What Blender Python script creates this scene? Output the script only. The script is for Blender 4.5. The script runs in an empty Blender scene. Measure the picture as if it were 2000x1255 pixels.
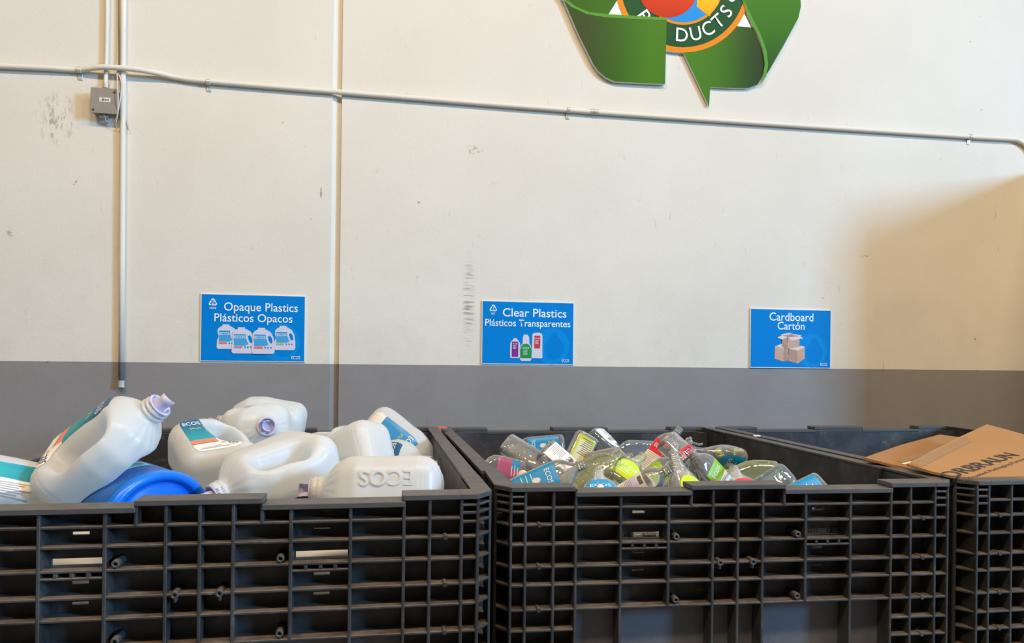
import bpy, bmesh, math, random
import numpy as np
from mathutils import Vector, Matrix
random.seed(7)
scene = bpy.context.scene
COL = scene.collection
PI = math.pi

# ------------------------------------------------------------------ camera
CAM_Z = 1.37
YAW, ROLL, FPX, CY = 0.1842, 0.0121, 1514.64, 692.5
RIM = CAM_Z - 0.3166
_c, _s = math.cos(YAW), math.sin(YAW)
_r0, _f0, _u0 = Vector((_c, -_s, 0)), Vector((_s, _c, 0)), Vector((0, 0, 1))
_cr, _sr = math.cos(ROLL), math.sin(ROLL)
CR = _cr * _r0 + _sr * _u0
CU = -_sr * _r0 + _cr * _u0
CT = -_f0
CAM = Vector((0, 0, CAM_Z))
cam = bpy.data.cameras.new('camera')
cam_o = bpy.data.objects.new('camera', cam)
COL.objects.link(cam_o)
cam_o.matrix_world = Matrix(((CR.x, CU.x, CT.x, 0), (CR.y, CU.y, CT.y, 0), (CR.z, CU.z, CT.z, CAM_Z), (0, 0, 0, 1)))
cam.sensor_width = 36.0
cam.sensor_fit = 'HORIZONTAL'
cam.lens = FPX / 2000 * 36
cam.shift_y = (CY - 627.5) / 2000
cam.clip_start = 0.05
scene.camera = cam_o


def ray(px, py):
    return (CR * ((px - 1000) / FPX) - CU * ((py - CY) / FPX) - CT).normalized()


def at(px, py, Y):
    d = ray(px, py)
    return CAM + d * (Y / d.y)


def hit(px, py, p, n):
    d = ray(px, py)
    n = Vector(n)
    return CAM + d * ((Vector(p) - CAM).dot(n) / d.dot(n))


def camdir(v):
    return (CR * v[0] + CU * v[1] + CT * v[2]).normalized()


# ------------------------------------------------------------------ materials
def lin(c):
    f = lambda v: v / 12.92 if v <= 0.04045 else ((v + 0.055) / 1.055) ** 2.4
    return tuple(f(v / 255) for v in c) + (1.0,)


MATS = {}


def mat(name, rgb, rough=0.5, spec=0.5, noise=0.0, nscale=20.0, bump=0.0, bscale=200.0, metal=0.0):
    if name in MATS:
        return MATS[name]
    m = bpy.data.materials.new(name)
    m.use_nodes = True
    nt = m.node_tree
    b = nt.nodes['Principled BSDF']
    col = lin(rgb)
    b.inputs['Roughness'].default_value = rough
    b.inputs['Metallic'].default_value = metal
    b.inputs['Specular IOR Level'].default_value = spec
    tc = nt.nodes.new('ShaderNodeTexCoord')
    n = nt.nodes.new('ShaderNodeTexNoise')
    n.inputs['Scale'].default_value = nscale
    n.inputs['Detail'].default_value = 4
    nt.links.new(tc.outputs['Object'], n.inputs['Vector'])
    r = nt.nodes.new('ShaderNodeValToRGB')
    a = max(noise, 0.02)
    r.color_ramp.elements[0].position = 0.3
    r.color_ramp.elements[1].position = 0.7
    r.color_ramp.elements[0].color = tuple(v * (1 - a) for v in col[:3]) + (1,)
    r.color_ramp.elements[1].color = tuple(min(1, v * (1 + a)) for v in col[:3]) + (1,)
    nt.links.new(n.outputs['Fac'], r.inputs['Fac'])
    nt.links.new(r.outputs['Color'], b.inputs['Base Color'])
    if bump:
        n2 = nt.nodes.new('ShaderNodeTexNoise')
        n2.inputs['Scale'].default_value = bscale
        nt.links.new(tc.outputs['Object'], n2.inputs['Vector'])
        bp = nt.nodes.new('ShaderNodeBump')
        bp.inputs['Strength'].default_value = bump
        bp.inputs['Distance'].default_value = 0.002
        nt.links.new(n2.outputs['Fac'], bp.inputs['Height'])
        nt.links.new(bp.outputs['Normal'], b.inputs['Normal'])
    MATS[name] = m
    return m


class NT:
    """small helper to wire nodes"""
    def __init__(self, name):
        self.m = bpy.data.materials.new(name)
        self.m.use_nodes = True
        self.t = self.m.node_tree
        self.b = self.t.nodes['Principled BSDF']
        self.out = self.t.nodes['Material Output']

    def n(self, kind, **kw):
        x = self.t.nodes.new(kind)
        for k, v in kw.items():
            setattr(x, k, v)
        return x

    def l(self, a, b):
        self.t.links.new(a, b)

    def val(self, x):
        return x

    def math(self, op, a, b=None, clamp=False):
        x = self.n('ShaderNodeMath', operation=op, use_clamp=clamp)
        for i, v in enumerate((a, b)):
            if v is None:
                continue
            if isinstance(v, (int, float)):
                x.inputs[i].default_value = v
            else:
                self.l(v, x.inputs[i])
        return x.outputs[0]

    def mix(self, fac, a, b, mode='MIX'):
        x = self.n('ShaderNodeMix', data_type='RGBA', blend_type=mode)
        for i, v in ((0, fac), (6, a), (7, b)):
            if isinstance(v, (int, float, tuple)):
                x.inputs[i].default_value = v
            else:
                self.l(v, x.inputs[i])
        return x.outputs[2]

    def noise(self, vec, scale, detail=4, rough=0.55):
        x = self.n('ShaderNodeTexNoise')
        x.inputs['Scale'].default_value = scale
        x.inputs['Detail'].default_value = detail
        x.inputs['Roughness'].default_value = rough
        if vec is not None:
            self.l(vec, x.inputs['Vector'])
        return x.outputs['Fac']

    def ramp(self, fac, stops):
        x = self.n('ShaderNodeValToRGB')
        e = x.color_ramp.elements
        while len(e) < len(stops):
            e.new(0.5)
        for k, (p, c) in enumerate(stops):
            e[k].position = p
            e[k].color = c if len(c) == 4 else tuple(c) + (1,)
        self.l(fac, x.inputs['Fac'])
        return x.outputs['Color']


STRIPE_Z = CAM_Z - 0.0531
WALL_Y = 3.6992


def wall_paint(name, dirt=True):
    k = NT(name)
    geo = k.n('ShaderNodeNewGeometry')
    pos = geo.outputs['Position']
    sep = k.n('ShaderNodeSeparateXYZ')
    k.l(pos, sep.inputs[0])
    white, grey = lin((222, 218, 206)), lin((140, 138, 137))
    fac = k.math('GREATER_THAN', sep.outputs['Z'], STRIPE_Z)
    col = k.mix(fac, grey, white)
    if dirt:
        big = k.noise(pos, 1.3, 5, 0.6)
        col = k.mix(1.0, col, k.ramp(big, [(0.3, (0.93, 0.92, 0.91, 1)), (0.65, (1, 1, 1, 1))]), 'MULTIPLY')
        # streaky scuffs
        mp = k.n('ShaderNodeMapping')
        mp.inputs['Scale'].default_value = (9, 9, 2.2)
        mp.inputs['Rotation'].default_value = (0, 0.35, 0)
        k.l(pos, mp.inputs['Vector'])
        sc = k.noise(mp.outputs['Vector'], 3.2, 8, 0.72)
        fs = k.ramp(sc, [(0.64, (1, 1, 1, 1)), (0.73, (0.72, 0.68, 0.63, 1))])
        col = k.mix(0.8, col, fs, 'MULTIPLY')
        # fine dark specks and nicks
        sp = k.noise(pos, 17.0, 3, 0.7)
        f2 = k.ramp(sp, [(0.725, (1, 1, 1, 1)), (0.75, (0.55, 0.5, 0.45, 1))])
        col = k.mix(0.9, col, f2, 'MULTIPLY')
        # grime band where things rub against the wall
        mz = k.n('ShaderNodeMapRange')
        mz.inputs['From Min'].default_value = STRIPE_Z + 0.9
        mz.inputs['From Max'].default_value = STRIPE_Z
        k.l(sep.outputs['Z'], mz.inputs['Value'])
        gr = k.math('MULTIPLY', mz.outputs['Result'], k.math('SUBTRACT', k.noise(pos, 5.0, 6, 0.65), 0.42, True), True)
        col = k.mix(k.math('MULTIPLY', gr, 1.2, True), col, k.mix(1.0, col, (0.78, 0.75, 0.72, 1), 'MULTIPLY'))
    if dirt:
        # a scraped patch left of the junction box, a ladder of rub marks, and two chips
        for (px, py, rx, rz, sx, sz, lo) in ((112, 232, .10, .13, 14, 5, .50), (916, 590, .035, .26, 3, 26, .47), (925, 292, .05, .03, 20, 20, .5), (627, 376, .006, .03, 10, 10, .3), (818, 395, .007, .006, 10, 10, .2), (20, 455, .02, .02, 14, 14, .45), (1690, 500, .03, .008, 8, 20, .45)):
            c0 = at(px, py, WALL_Y)
            mp = k.n('ShaderNodeMapping')
            mp.inputs['Location'].default_value = (-c0.x / rx, 0, -c0.z / rz)
            mp.inputs['Scale'].default_value = (1 / rx, 0, 1 / rz)
            k.l(pos, mp.inputs['Vector'])
            ln = k.n('ShaderNodeVectorMath', operation='LENGTH')
            k.l(mp.outputs['Vector'], ln.inputs[0])
            near = k.math('SUBTRACT', 1.0, ln.outputs['Value'], True)
            m2 = k.n('ShaderNodeMapping')
            m2.inputs['Scale'].default_value = (sx, 4, sz)
            k.l(pos, m2.inputs['Vector'])
            st = k.math('SUBTRACT', k.noise(m2.outputs['Vector'], 4.0, 6, .7), lo, True)
            f3 = k.math('MULTIPLY', k.math('MULTIPLY', near, st), 14.0, True)
            col = k.mix(k.math('MULTIPLY', f3, .75), col, lin((150, 136, 120)))
    k.l(col, k.b.inputs['Base Color'])
    k.b.inputs['Roughness'].default_value = 0.62
    k.b.inputs['Specular IOR Level'].default_value = 0.25
    bp = k.n('ShaderNodeBump')
    bp.inputs['Strength'].default_value = 0.25
    bp.inputs['Distance'].default_value = 0.003
    k.l(k.noise(pos, 60.0, 4, 0.6), bp.inputs['Height'])
    k.l(bp.outputs['Normal'], k.b.inputs['Normal'])
    return k.m


def black_plastic(name, base, dust=1.0):
    k = NT(name)
    geo = k.n('ShaderNodeNewGeometry')
    pos, nor = geo.outputs['Position'], geo.outputs['Normal']
    sep = k.n('ShaderNodeSeparateXYZ')
    k.l(nor, sep.inputs[0])
    col = k.mix(k.noise(pos, 9.0, 5, 0.6), tuple(v * 0.75 for v in lin(base)[:3]) + (1,), tuple(v * 1.35 for v in lin(base)[:3]) + (1,))
    up = k.math('SUBTRACT', sep.outputs['Z'], 0.6, True)
    dn = k.ramp(k.noise(pos, 16.0, 6, 0.65), [(0.3, (0.15, 0.15, 0.15, 1)), (0.62, (1, 1, 1, 1))])
    f = k.math('MULTIPLY', k.math('MULTIPLY', up, 2.5, True), k.math('MULTIPLY', dn, 0.46 * dust), True)
    dustc = k.mix(k.noise(pos, 5.0, 3), lin((128, 114, 100)), lin((100, 86, 72)))
    col = k.mix(f, col, dustc)
    # pale scuffing on the flat faces
    sc = k.ramp(k.noise(pos, 24.0, 8, 0.75), [(0.58, (0, 0, 0, 1)), (0.75, (1, 1, 1, 1))])
    col = k.mix(k.math('MULTIPLY', k.math('MULTIPLY', sc, 0.25 * dust), k.ramp(k.noise(pos, 3.5, 3), [(0.42, (0.25, 0.25, 0.25, 1)), (0.6, (1, 1, 1, 1))])), col, lin((128, 127, 130)))
    # greyish film on the broad faces
    film = k.ramp(k.noise(pos, 6.0, 7, 0.7), [(0.44, (0, 0, 0, 1)), (0.66, (1, 1, 1, 1))])
    col = k.mix(k.math('MULTIPLY', film, 0.075 * dust), col, lin((140, 138, 140)))
    k.l(col, k.b.inputs['Base Color'])
    rg = k.n('ShaderNodeMapRange')
    rg.inputs['To Min'].default_value = 0.38
    rg.inputs['To Max'].default_value = 0.62
    k.l(k.noise(pos, 30.0, 4), rg.inputs['Value'])
    k.l(rg.outputs['Result'], k.b.inputs['Roughness'])
    k.b.inputs['Specular IOR Level'].default_value = 0.45
    bp = k.n('ShaderNodeBump')
    bp.inputs['Strength'].default_value = 0.15
    bp.inputs['Distance'].default_value = 0.001
    k.l(k.noise(pos, 220.0, 3), bp.inputs['Height'])
    k.l(bp.outputs['Normal'], k.b.inputs['Normal'])
    return k.m


def milky(name, rgb, trans=0.3, rough=0.33):
    k = NT(name)
    tc = k.n('ShaderNodeTexCoord')
    c = k.mix(k.noise(tc.outputs['Object'], 12.0, 3), tuple(v * 0.95 for v in lin(rgb)[:3]) + (1,), lin(rgb))
    k.l(c, k.b.inputs['Base Color'])
    k.b.inputs['Roughness'].default_value = rough
    k.b.inputs['Specular IOR Level'].default_value = 0.5
    tr = k.n('ShaderNodeBsdfTranslucent')
    k.l(c, tr.inputs['Color'])
    mx = k.n('ShaderNodeMixShader')
    mx.inputs[0].default_value = trans
    bp = k.n('ShaderNodeBump')
    bp.inputs['Strength'].default_value = 0.12
    bp.inputs['Distance'].default_value = 0.004
    k.l(k.noise(tc.outputs['Object'], 26.0, 3), bp.inputs['Height'])
    k.l(bp.outputs['Normal'], k.b.inputs['Normal'])
    k.l(k.b.outputs[0], mx.inputs[1])
    k.l(tr.outputs[0], mx.inputs[2])
    k.l(mx.outputs[0], k.out.inputs['Surface'])
    return k.m


def clear_plastic(name, tint, haze=0.06, hazecol=(214, 216, 218), gloss=1.0):
    k = NT(name)
    tc = k.n('ShaderNodeTexCoord')
    t = k.n('ShaderNodeBsdfTransparent')
    t.inputs['Color'].default_value = tint + (1,)
    g = k.n('ShaderNodeBsdfGlossy')
    g.inputs['Roughness'].default_value = 0.06
    g.inputs['Color'].default_value = (gloss, gloss, gloss, 1)
    d = k.n('ShaderNodeBsdfDiffuse')
    d.inputs['Color'].default_value = lin(hazecol)
    bp = k.n('ShaderNodeBump')
    bp.inputs['Strength'].default_value = 0.35
    bp.inputs['Distance'].default_value = 0.004
    k.l(k.noise(tc.outputs['Object'], 34.0, 2), bp.inputs['Height'])
    k.l(bp.outputs['Normal'], g.inputs['Normal'])
    fr = k.n('ShaderNodeFresnel')
    fr.inputs['IOR'].default_value = 1.5
    k.l(bp.outputs['Normal'], fr.inputs['Normal'])
    lw = k.n('ShaderNodeLayerWeight')
    lw.inputs['Blend'].default_value = 0.35
    hz = k.math('ADD', k.math('MULTIPLY', lw.outputs['Facing'], 0.34), haze)
    m1 = k.n('ShaderNodeMixShader')
    k.l(hz, m1.inputs[0])
    k.l(t.outputs[0], m1.inputs[1])
    k.l(d.outputs[0], m1.inputs[2])
    m2 = k.n('ShaderNodeMixShader')
    k.l(k.math('MULTIPLY', fr.outputs[0], 1.15, True), m2.inputs[0])
    k.l(m1.outputs[0], m2.inputs[1])
    k.l(g.outputs[0], m2.inputs[2])
    k.l(m2.outputs[0], k.out.inputs['Surface'])
    return k.m


def print_ramp(name, axis, lo, hi, stops, rough=0.4):
    """printed colour gradient of an artwork, along one object axis"""
    k = NT(name)
    tc = k.n('ShaderNodeTexCoord')
    sep = k.n('ShaderNodeSeparateXYZ')
    k.l(tc.outputs['Object'], sep.inputs[0])
    mr = k.n('ShaderNodeMapRange')
    mr.inputs['From Min'].default_value = lo
    mr.inputs['From Max'].default_value = hi
    k.l(sep.outputs['XYZ'.index(axis)], mr.inputs['Value'])
    k.l(k.ramp(mr.outputs['Result'], [(p, lin(c)) for p, c in stops]), k.b.inputs['Base Color'])
    k.b.inputs['Roughness'].default_value = rough
    k.b.inputs['Specular IOR Level'].default_value = 0.15
    return k.m


def cardboard(name, rgb):
    k = NT(name)
    tc = k.n('ShaderNodeTexCoord')
    mp = k.n('ShaderNodeMapping')
    mp.inputs['Scale'].default_value = (3, 60, 60)
    k.l(tc.outputs['Object'], mp.inputs['Vector'])
    a = k.noise(mp.outputs['Vector'], 4.0, 4)
    b = k.noise(tc.outputs['Object'], 6.0, 5)
    c = lin(rgb)
    col = k.mix(a, tuple(v * 0.93 for v in c[:3]) + (1,), tuple(min(1, v * 1.05) for v in c[:3]) + (1,))
    col = k.mix(0.5, col, k.ramp(b, [(0.3, (0.88, 0.87, 0.86, 1)), (0.65, (1, 1, 1, 1))]), 'MULTIPLY')
    k.l(col, k.b.inputs['Base Color'])
    k.b.inputs['Roughness'].default_value = 0.8
    k.b.inputs['Specular IOR Level'].default_value = 0.15
    return k.m


M_WALL = wall_paint('wall paint')
M_PIPE = wall_paint('painted pipe', False)
M_BIN = black_plastic('black container plastic', (43, 43, 43), 1.9)
M_SCUFF_LIT = black_plastic('scuffed daylit panel plastic', (84, 86, 92), 1.0)  # paler bluish base for lower panels: scuffing plus daylight painted into the colour
M_RIM = black_plastic('wiped black rim plastic', (68, 69, 70), .9)
M_PEG = black_plastic('worn black peg plastic', (62, 60, 58), 1.3)
M_HDPE = milky('milky jug plastic', (243, 246, 246), 0.50)
M_SPOUT = milky('white spout plastic', (226, 222, 240), 0.3)
M_PETS = {
    'clear': clear_plastic('clear bottle plastic', (0.94, 0.95, 0.94), 0.17),
    'grey': clear_plastic('greyish bottle plastic', (0.90, 0.91, 0.90), 0.22),
    'green': clear_plastic('greenish bottle plastic', (0.90, 0.92, 0.83), 0.22, (190, 196, 150)),
    'blue': clear_plastic('bluish bottle plastic', (0.88, 0.92, 0.95), 0.19, (170, 190, 205)),
}

# ------------------------------------------------------------------ object helpers


def obj(name, mesh, m=None, parent=None, smooth=False):
    if isinstance(mesh, bmesh.types.BMesh):
        bm = mesh
        bmesh.ops.recalc_face_normals(bm, faces=bm.faces)
        mesh = bpy.data.meshes.new(name)
        bm.to_mesh(mesh)
        bm.free()
    o = bpy.data.objects.new(name, mesh)
    COL.objects.link(o)
    if m is not None:
        ms = m if isinstance(m, (list, tuple)) else [m]
        if not mesh.materials:
            for q in ms:
                mesh.materials.append(q)
    if smooth:
        mesh.polygons.foreach_set('use_smooth', [True] * len(mesh.polygons))
    if parent is not None:
        o.parent = parent
    return o


def empty(name, label, cat, group=None, loc=(0, 0, 0), matrix=None):
    o = bpy.data.objects.new(name, None)
    COL.objects.link(o)
    o.empty_display_size = 0.05
    if matrix is not None:
        o.matrix_world = matrix
    else:
        o.location = loc
    return tag(o, label, cat, group)


def tag(o, label, cat, group=None):
    o['label'] = label
    o['category'] = cat
    if group:
        o['group'] = group
    return o


def box(bm, lo, hi):
    x0, y0, z0 = lo
    x1, y1, z1 = hi
    v = [bm.verts.new(p) for p in ((x0, y0, z0), (x1, y0, z0), (x1, y1, z0), (x0, y1, z0), (x0, y0, z1), (x1, y0, z1), (x1, y1, z1), (x0, y1, z1))]
    for f in ((0, 3, 2, 1), (4, 5, 6, 7), (0, 1, 5, 4), (1, 2, 6, 5), (2, 3, 7, 6), (3, 0, 4, 7)):
        bm.faces.new([v[i] for i in f])


def bevel(bm, w, seg=1):
    bmesh.ops.bevel(bm, geom=list(bm.edges), offset=w, segments=seg, affect='EDGES', profile=0.6, clamp_overlap=True)


def prism(bm, poly, axis, t0, t1, mi=0):
    """extrude a 2D polygon; axis = the extruded axis, the polygon gives the other two in xyz order"""
    def P(a, b, t):
        return {'x': (t, a, b), 'y': (a, t, b), 'z': (a, b, t)}[axis]
    A = [bm.verts.new(P(a, b, t0)) for a, b in poly]
    B = [bm.verts.new(P(a, b, t1)) for a, b in poly]
    n = len(poly)
    fs = [bm.faces.new(A), bm.faces.new(B[::-1])]
    for i in range(n):
        fs.append(bm.faces.new((A[i], A[(i + 1) % n], B[(i + 1) % n], B[i])))
    for f in fs:
        f.material_index = mi


def tube(bm, pts, r, seg=12, caps=True):
    pts = [Vector(p) for p in pts]
    rr = r if isinstance(r, (list, tuple)) else [r] * len(pts)
    rings = []
    prev = None
    for i, p in enumerate(pts):
        d = (pts[min(i + 1, len(pts) - 1)] - pts[max(i - 1, 0)]).normalized()
        if prev is None:
            a = Vector((0, 0, 1)) if abs(d.z) < 0.9 else Vector((1, 0, 0))
            u = d.cross(a).normalized()
        else:
            u = (prev - d * prev.dot(d)).normalized()
        prev = u
        w = d.cross(u)
        rings.append([bm.verts.new(p + (u * math.cos(2 * PI * k / seg) + w * math.sin(2 * PI * k / seg)) * rr[i]) for k in range(seg)])
    for a, b in zip(rings, rings[1:]):
        for k in range(seg):
            bm.faces.new((a[k], a[(k + 1) % seg], b[(k + 1) % seg], b[k]))
    if caps:
        bm.faces.new(rings[0][::-1])
        bm.faces.new(rings[-1])


def smooth_path(pts, n=6):
    pts = [Vector(p) for p in pts]
    out = []
    for i in range(len(pts) - 1):
        p0, p1, p2, p3 = pts[max(i - 1, 0)], pts[i], pts[i + 1], pts[min(i + 2, len(pts) - 1)]
        for k in range(n):
            t = k / n
            out.append(0.5 * ((2 * p1) + (p2 - p0) * t + (2 * p0 - 5 * p1 + 4 * p2 - p3) * t * t + (3 * p1 - p0 - 3 * p2 + p3) * t ** 3))
    out.append(pts[-1])
    return out


def lathe(bm, prof, seg=24, cx=0, cy=0):
    rings = []
    for r, z in prof:
        rings.append([bm.verts.new((cx + r * math.cos(2 * PI * k / seg), cy + r * math.sin(2 * PI * k / seg), z)) for k in range(seg)])
    for a, b in zip(rings, rings[1:]):
        for k in range(seg):
            bm.faces.new((a[k], a[(k + 1) % seg], b[(k + 1) % seg], b[k]))
    bm.faces.new(rings[0][::-1])
    bm.faces.new(rings[-1])


_text_cache = {}


def text_mesh(s, size, align='CENTER', bold=0.0, width=None, extrude=0.0):
    """lettering as flat mesh data in the xy plane"""
    cu = bpy.data.curves.new('lettering', 'FONT')
    cu.body = s
    cu.size = size
    cu.align_x = align
    cu.align_y = 'CENTER'
    cu.offset = bold * size
    cu.extrude = extrude
    cu.resolution_u = 4
    o = bpy.data.objects.new('lettering', cu)
    COL.objects.link(o)
    dg = bpy.context.evaluated_depsgraph_get()
    me = bpy.data.meshes.new_from_object(o.evaluated_get(dg))
    bpy.data.objects.remove(o)
    bpy.data.curves.remove(cu)
    n = len(me.vertices)
    co = np.empty(n * 3)
    me.vertices.foreach_get('co', co)
    co = co.reshape(-1, 3)
    if width and n:
        w = co[:, 0].max() - co[:, 0].min()
        co[:, 0] *= width / w
        me.vertices.foreach_set('co', co.ravel())
    me.materials.clear()
    return me


# ------------------------------------------------------------------ the setting
def struct(o):
    o['kind'] = 'structure'
    return o


GX = at(657, 400, WALL_Y).x            # the panel joint in the wall
bm = bmesh.new()
plan = [(-7, WALL_Y), (GX - 0.026, WALL_Y), (GX - 0.022, WALL_Y + 0.010), (GX + 0.017, WALL_Y + 0.022), (GX + 0.020, WALL_Y), (7, WALL_Y), (7, WALL_Y + 0.2), (-7, WALL_Y + 0.2)]
prism(bm, plan, 'z', 0, 6.0)
struct(obj('wall_back', bm, M_WALL))

kf = NT('concrete floor')
gp = kf.n('ShaderNodeNewGeometry').outputs['Position']
kf.l(kf.mix(kf.noise(gp, 3.0, 8, 0.65), lin((112, 107, 100)), lin((150, 144, 134))), kf.b.inputs['Base Color'])
kf.b.inputs['Roughness'].default_value = 0.5
bm = bmesh.new()
box(bm, (-9, -9, -0.12), (11, WALL_Y + 0.2, 0))
struct(obj('floor', bm, kf.m))

bm = bmesh.new()
box(bm, (3.62, 2.78, 0), (3.80, WALL_Y, 2.42))  # unseen block added right of view to throw the shadow on the back wall
struct(obj('shade_block_right', bm, M_WALL))

# ------------------------------------------------------------------ containers
HW = 0.6096
C = {'c1': .1074, 'n': .2005, 'c2': .2958, 'c3': .4954, 'c4': .6792, 'c5': .7693, 'c6': .8822, 'c7': .9402}
C = {k: v * HW for k, v in C.items()}
ROWS = [.053, .0932, .1406, .1948, .2388, .2979]
LOW = [.348, .393, .444, .495, .546, .597, .648, .699, .75, .80, .85]
MINI = [.0245, .042, .061]
SHEET = .05
NOTCH = .0135
HB = 0.93          # height of the walls below the rim
TV, TH = .0068, .0058


def grid_sheet(bm, xs, zs, solid, y0, y1):
    xs, zs = sorted(set(xs)), sorted(set(zs))
    V = {}

    def v(i, j, k):
        if (i, j, k) not in V:
            V[(i, j, k)] = bm.verts.new((xs[i], (y0, y1)[k], zs[j]))
        return V[(i, j, k)]
    S = [[solid((xs[i] + xs[i + 1]) / 2, (zs[j] + zs[j + 1]) / 2) for j in range(len(zs) - 1)] for i in range(len(xs) - 1)]
    ni, nj = len(xs) - 1, len(zs) - 1
    g = lambda i, j: 0 <= i < ni and 0 <= j < nj and S[i][j]
    for i in range(ni):
        for j in range(nj):
            if not S[i][j]:
                continue
            bm.faces.new((v(i, j, 0), v(i + 1, j, 0), v(i + 1, j + 1, 0), v(i, j + 1, 0)))
            bm.faces.new((v(i, j, 1), v(i, j + 1, 1), v(i + 1, j + 1, 1), v(i + 1, j, 1)))
            if not g(i - 1, j):
                bm.faces.new((v(i, j, 0), v(i, j + 1, 0), v(i, j + 1, 1), v(i, j, 1)))
            if not g(i + 1, j):
                bm.faces.new((v(i + 1, j, 0), v(i + 1, j, 1), v(i + 1, j + 1, 1), v(i + 1, j + 1, 0)))
            if not g(i, j - 1):
                bm.faces.new((v(i, j, 0), v(i, j, 1), v(i + 1, j, 1), v(i + 1, j, 0)))
            if not g(i, j + 1):
                bm.faces.new((v(i, j + 1, 0), v(i + 1, j + 1, 0), v(i + 1, j + 1, 1), v(i, j + 1, 1)))


def front_panel_mesh():
    """long wall between the corner posts: local x along, y inwards, z = 0 at the rim"""
    bm = bmesh.new()
    c = C
    X6 = c['c6']
    n = c['n']
    # ribs (front of vertical ribs at y=0, of shelves at y=.0012)
    def vert(a, z0, z1, t=TV):
        box(bm, (a - t / 2, 0, -z1), (a + t / 2, SHEET + .001, -z0))

    def shelf(a0, a1, z, t=TH, y0=.0012):
        box(bm, (a0, y0, -z - t / 2), (a1, SHEET + .001, -z + t / 2))
    for s in (-1, 1):
        vert(s * c['c1'], .006, HB)
        vert(s * n, .006, ROWS[0])
        vert(s * c['c2'], NOTCH + .006, ROWS[5], .0075)
        vert(s * c['c3'], NOTCH + .006, HB)
        vert(s * c['c4'], .006, HB)
        vert(s * c['c5'], .006, HB)
        vert(s * X6, .006, HB)
        for z in LOW:
            a, b = sorted((s * c['c4'], s * X6))
            shelf(a, b, z)
        # hand-hold: second shelf with three dividers between
        a, b = sorted((s * c['c2'], s * c['c3']))
        shelf(a, b, ROWS[2] + .0145, .005)
        for q in (.25, .5, .75):
            m = a + (b - a) * q
            box(bm, (m - .004, .002, -ROWS[2] - .0145), (m + .004, .03, -ROWS[2]))
        # moulded pins on the corner columns
        pa = s * (c['c5'] + c['c6']) / 2
        for z in (ROWS[1], ROWS[3], ROWS[5], LOW[1]):
            A = [(pa + .0062 * math.cos(k * PI / 4), -z + .0062 * math.sin(k * PI / 4)) for k in range(8)]
            prism(bm, A, 'y', -.001, .03)
    vert(0, .006, HB)
    for z in ROWS:
        shelf(-X6, X6, z)
    shelf(-X6, X6, .62)
    # rim lip: high at the centre and the ends, low between
    for a0, a1, dz in ((-X6, -c['c4'] - TV / 2 + .0005, 0), (-n - .002, n + .002, 0), (c['c4'] - TV / 2 + .0005, X6, 0), (-c['c4'] - .002, -n, NOTCH), (n, c['c4'] + .002, NOTCH)):
        box(bm, (a0, -.004, -dz - .012), (a1, SHEET + .010, -dz))
    bevel(bm, .0014)
    # sheet with its slots
    holes = []
    for s in (-1, 1):
        a, b = sorted((s * c['c2'], s * c['c3']))
        m = (a + b) / 2
        holes.append((a + .006, b - .006, -ROWS[2] + .001, -ROWS[2] + .0155))
        for z, w in ((.0745, .017), (.175, .017), (.218, .017)):
            holes.append((m - w, m + w, -z - .0035, -z + .0035))
    xs = [-X6, X6, -c['c4'], c['c4'], -n, n] + [h[0] for h in holes] + [h[1] for h in holes]
    zs = [-HB, -.2979, -.006, -NOTCH - .006] + [h[2] for h in holes] + [h[3] for h in holes]

    def solid(x, z):
        if z > -NOTCH - .006 and n < abs(x) < c['c4']:
            return False
        return not any(h[0] < x < h[1] and h[2] < z < h[3] for h in holes)
    grid_sheet(bm, xs, zs, solid, SHEET, SHEET + .008)
    return bm


RW = .043            # width of the rim on the short sides
POST = .27           # how far the corner post runs down the side


def post_mesh():
    """corner post at the right end of a front panel (x from c6 to HW), local frame of the front panel"""
    bm = bmesh.new()
    c6, c7 = C['c6'], C['c7']
    plan = [(c6, .0012), (c7, .0012), (HW, .046), (HW, .105), (HW - .03, .105), (HW - .03, SHEET), (c6, SHEET)]
    for z in MINI + ROWS[1:] + LOW:
        prism(bm, plan, 'z', -z - TH / 2, -z + TH / 2)
    top = [(c6 - .001, -.004), (c7, -.004), (HW, .043), (HW, POST), (HW - RW, POST), (HW - RW, SHEET + .01), (c6 - .001, SHEET + .01)]
    prism(bm, top, 'z', -.012, 0)
    # upright ribs: at c7, and at the outer tip
    box(bm, (c7 - TV / 2, 0, -HB), (c7 + TV / 2, SHEET, -.006))
    prism(bm, [(HW - .007, .0385), (HW, .045), (HW, .105), (HW - .007, .105)], 'z', -HB, -.006)
    for y in (.15, .2, POST - .006):
        box(bm, (HW - RW + .008, y, -HB), (HW - .002, y + .006, -.006))
    for z in ROWS[1:] + LOW:
        box(bm, (HW - RW + .008, .105, -z - TH / 2), (HW - .004, POST, -z + TH / 2))
    bevel(bm, .0013)
    # back sheet, L-shaped in plan
    L = [(c6, SHEET), (HW - RW + .008, SHEET), (HW - RW + .008, POST), (HW - RW, POST), (HW - RW, SHEET + .008), (c6, SHEET + .008)]
    prism(bm, L, 'z', -HB, -.006)
    # inner corner fillet
    prism(bm, [(HW - RW + .001, SHEET + .007), (HW - RW + .001, SHEET + .06), (HW - RW - .05, SHEET + .007)], 'z', -HB, -.02)
    return bm


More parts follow.
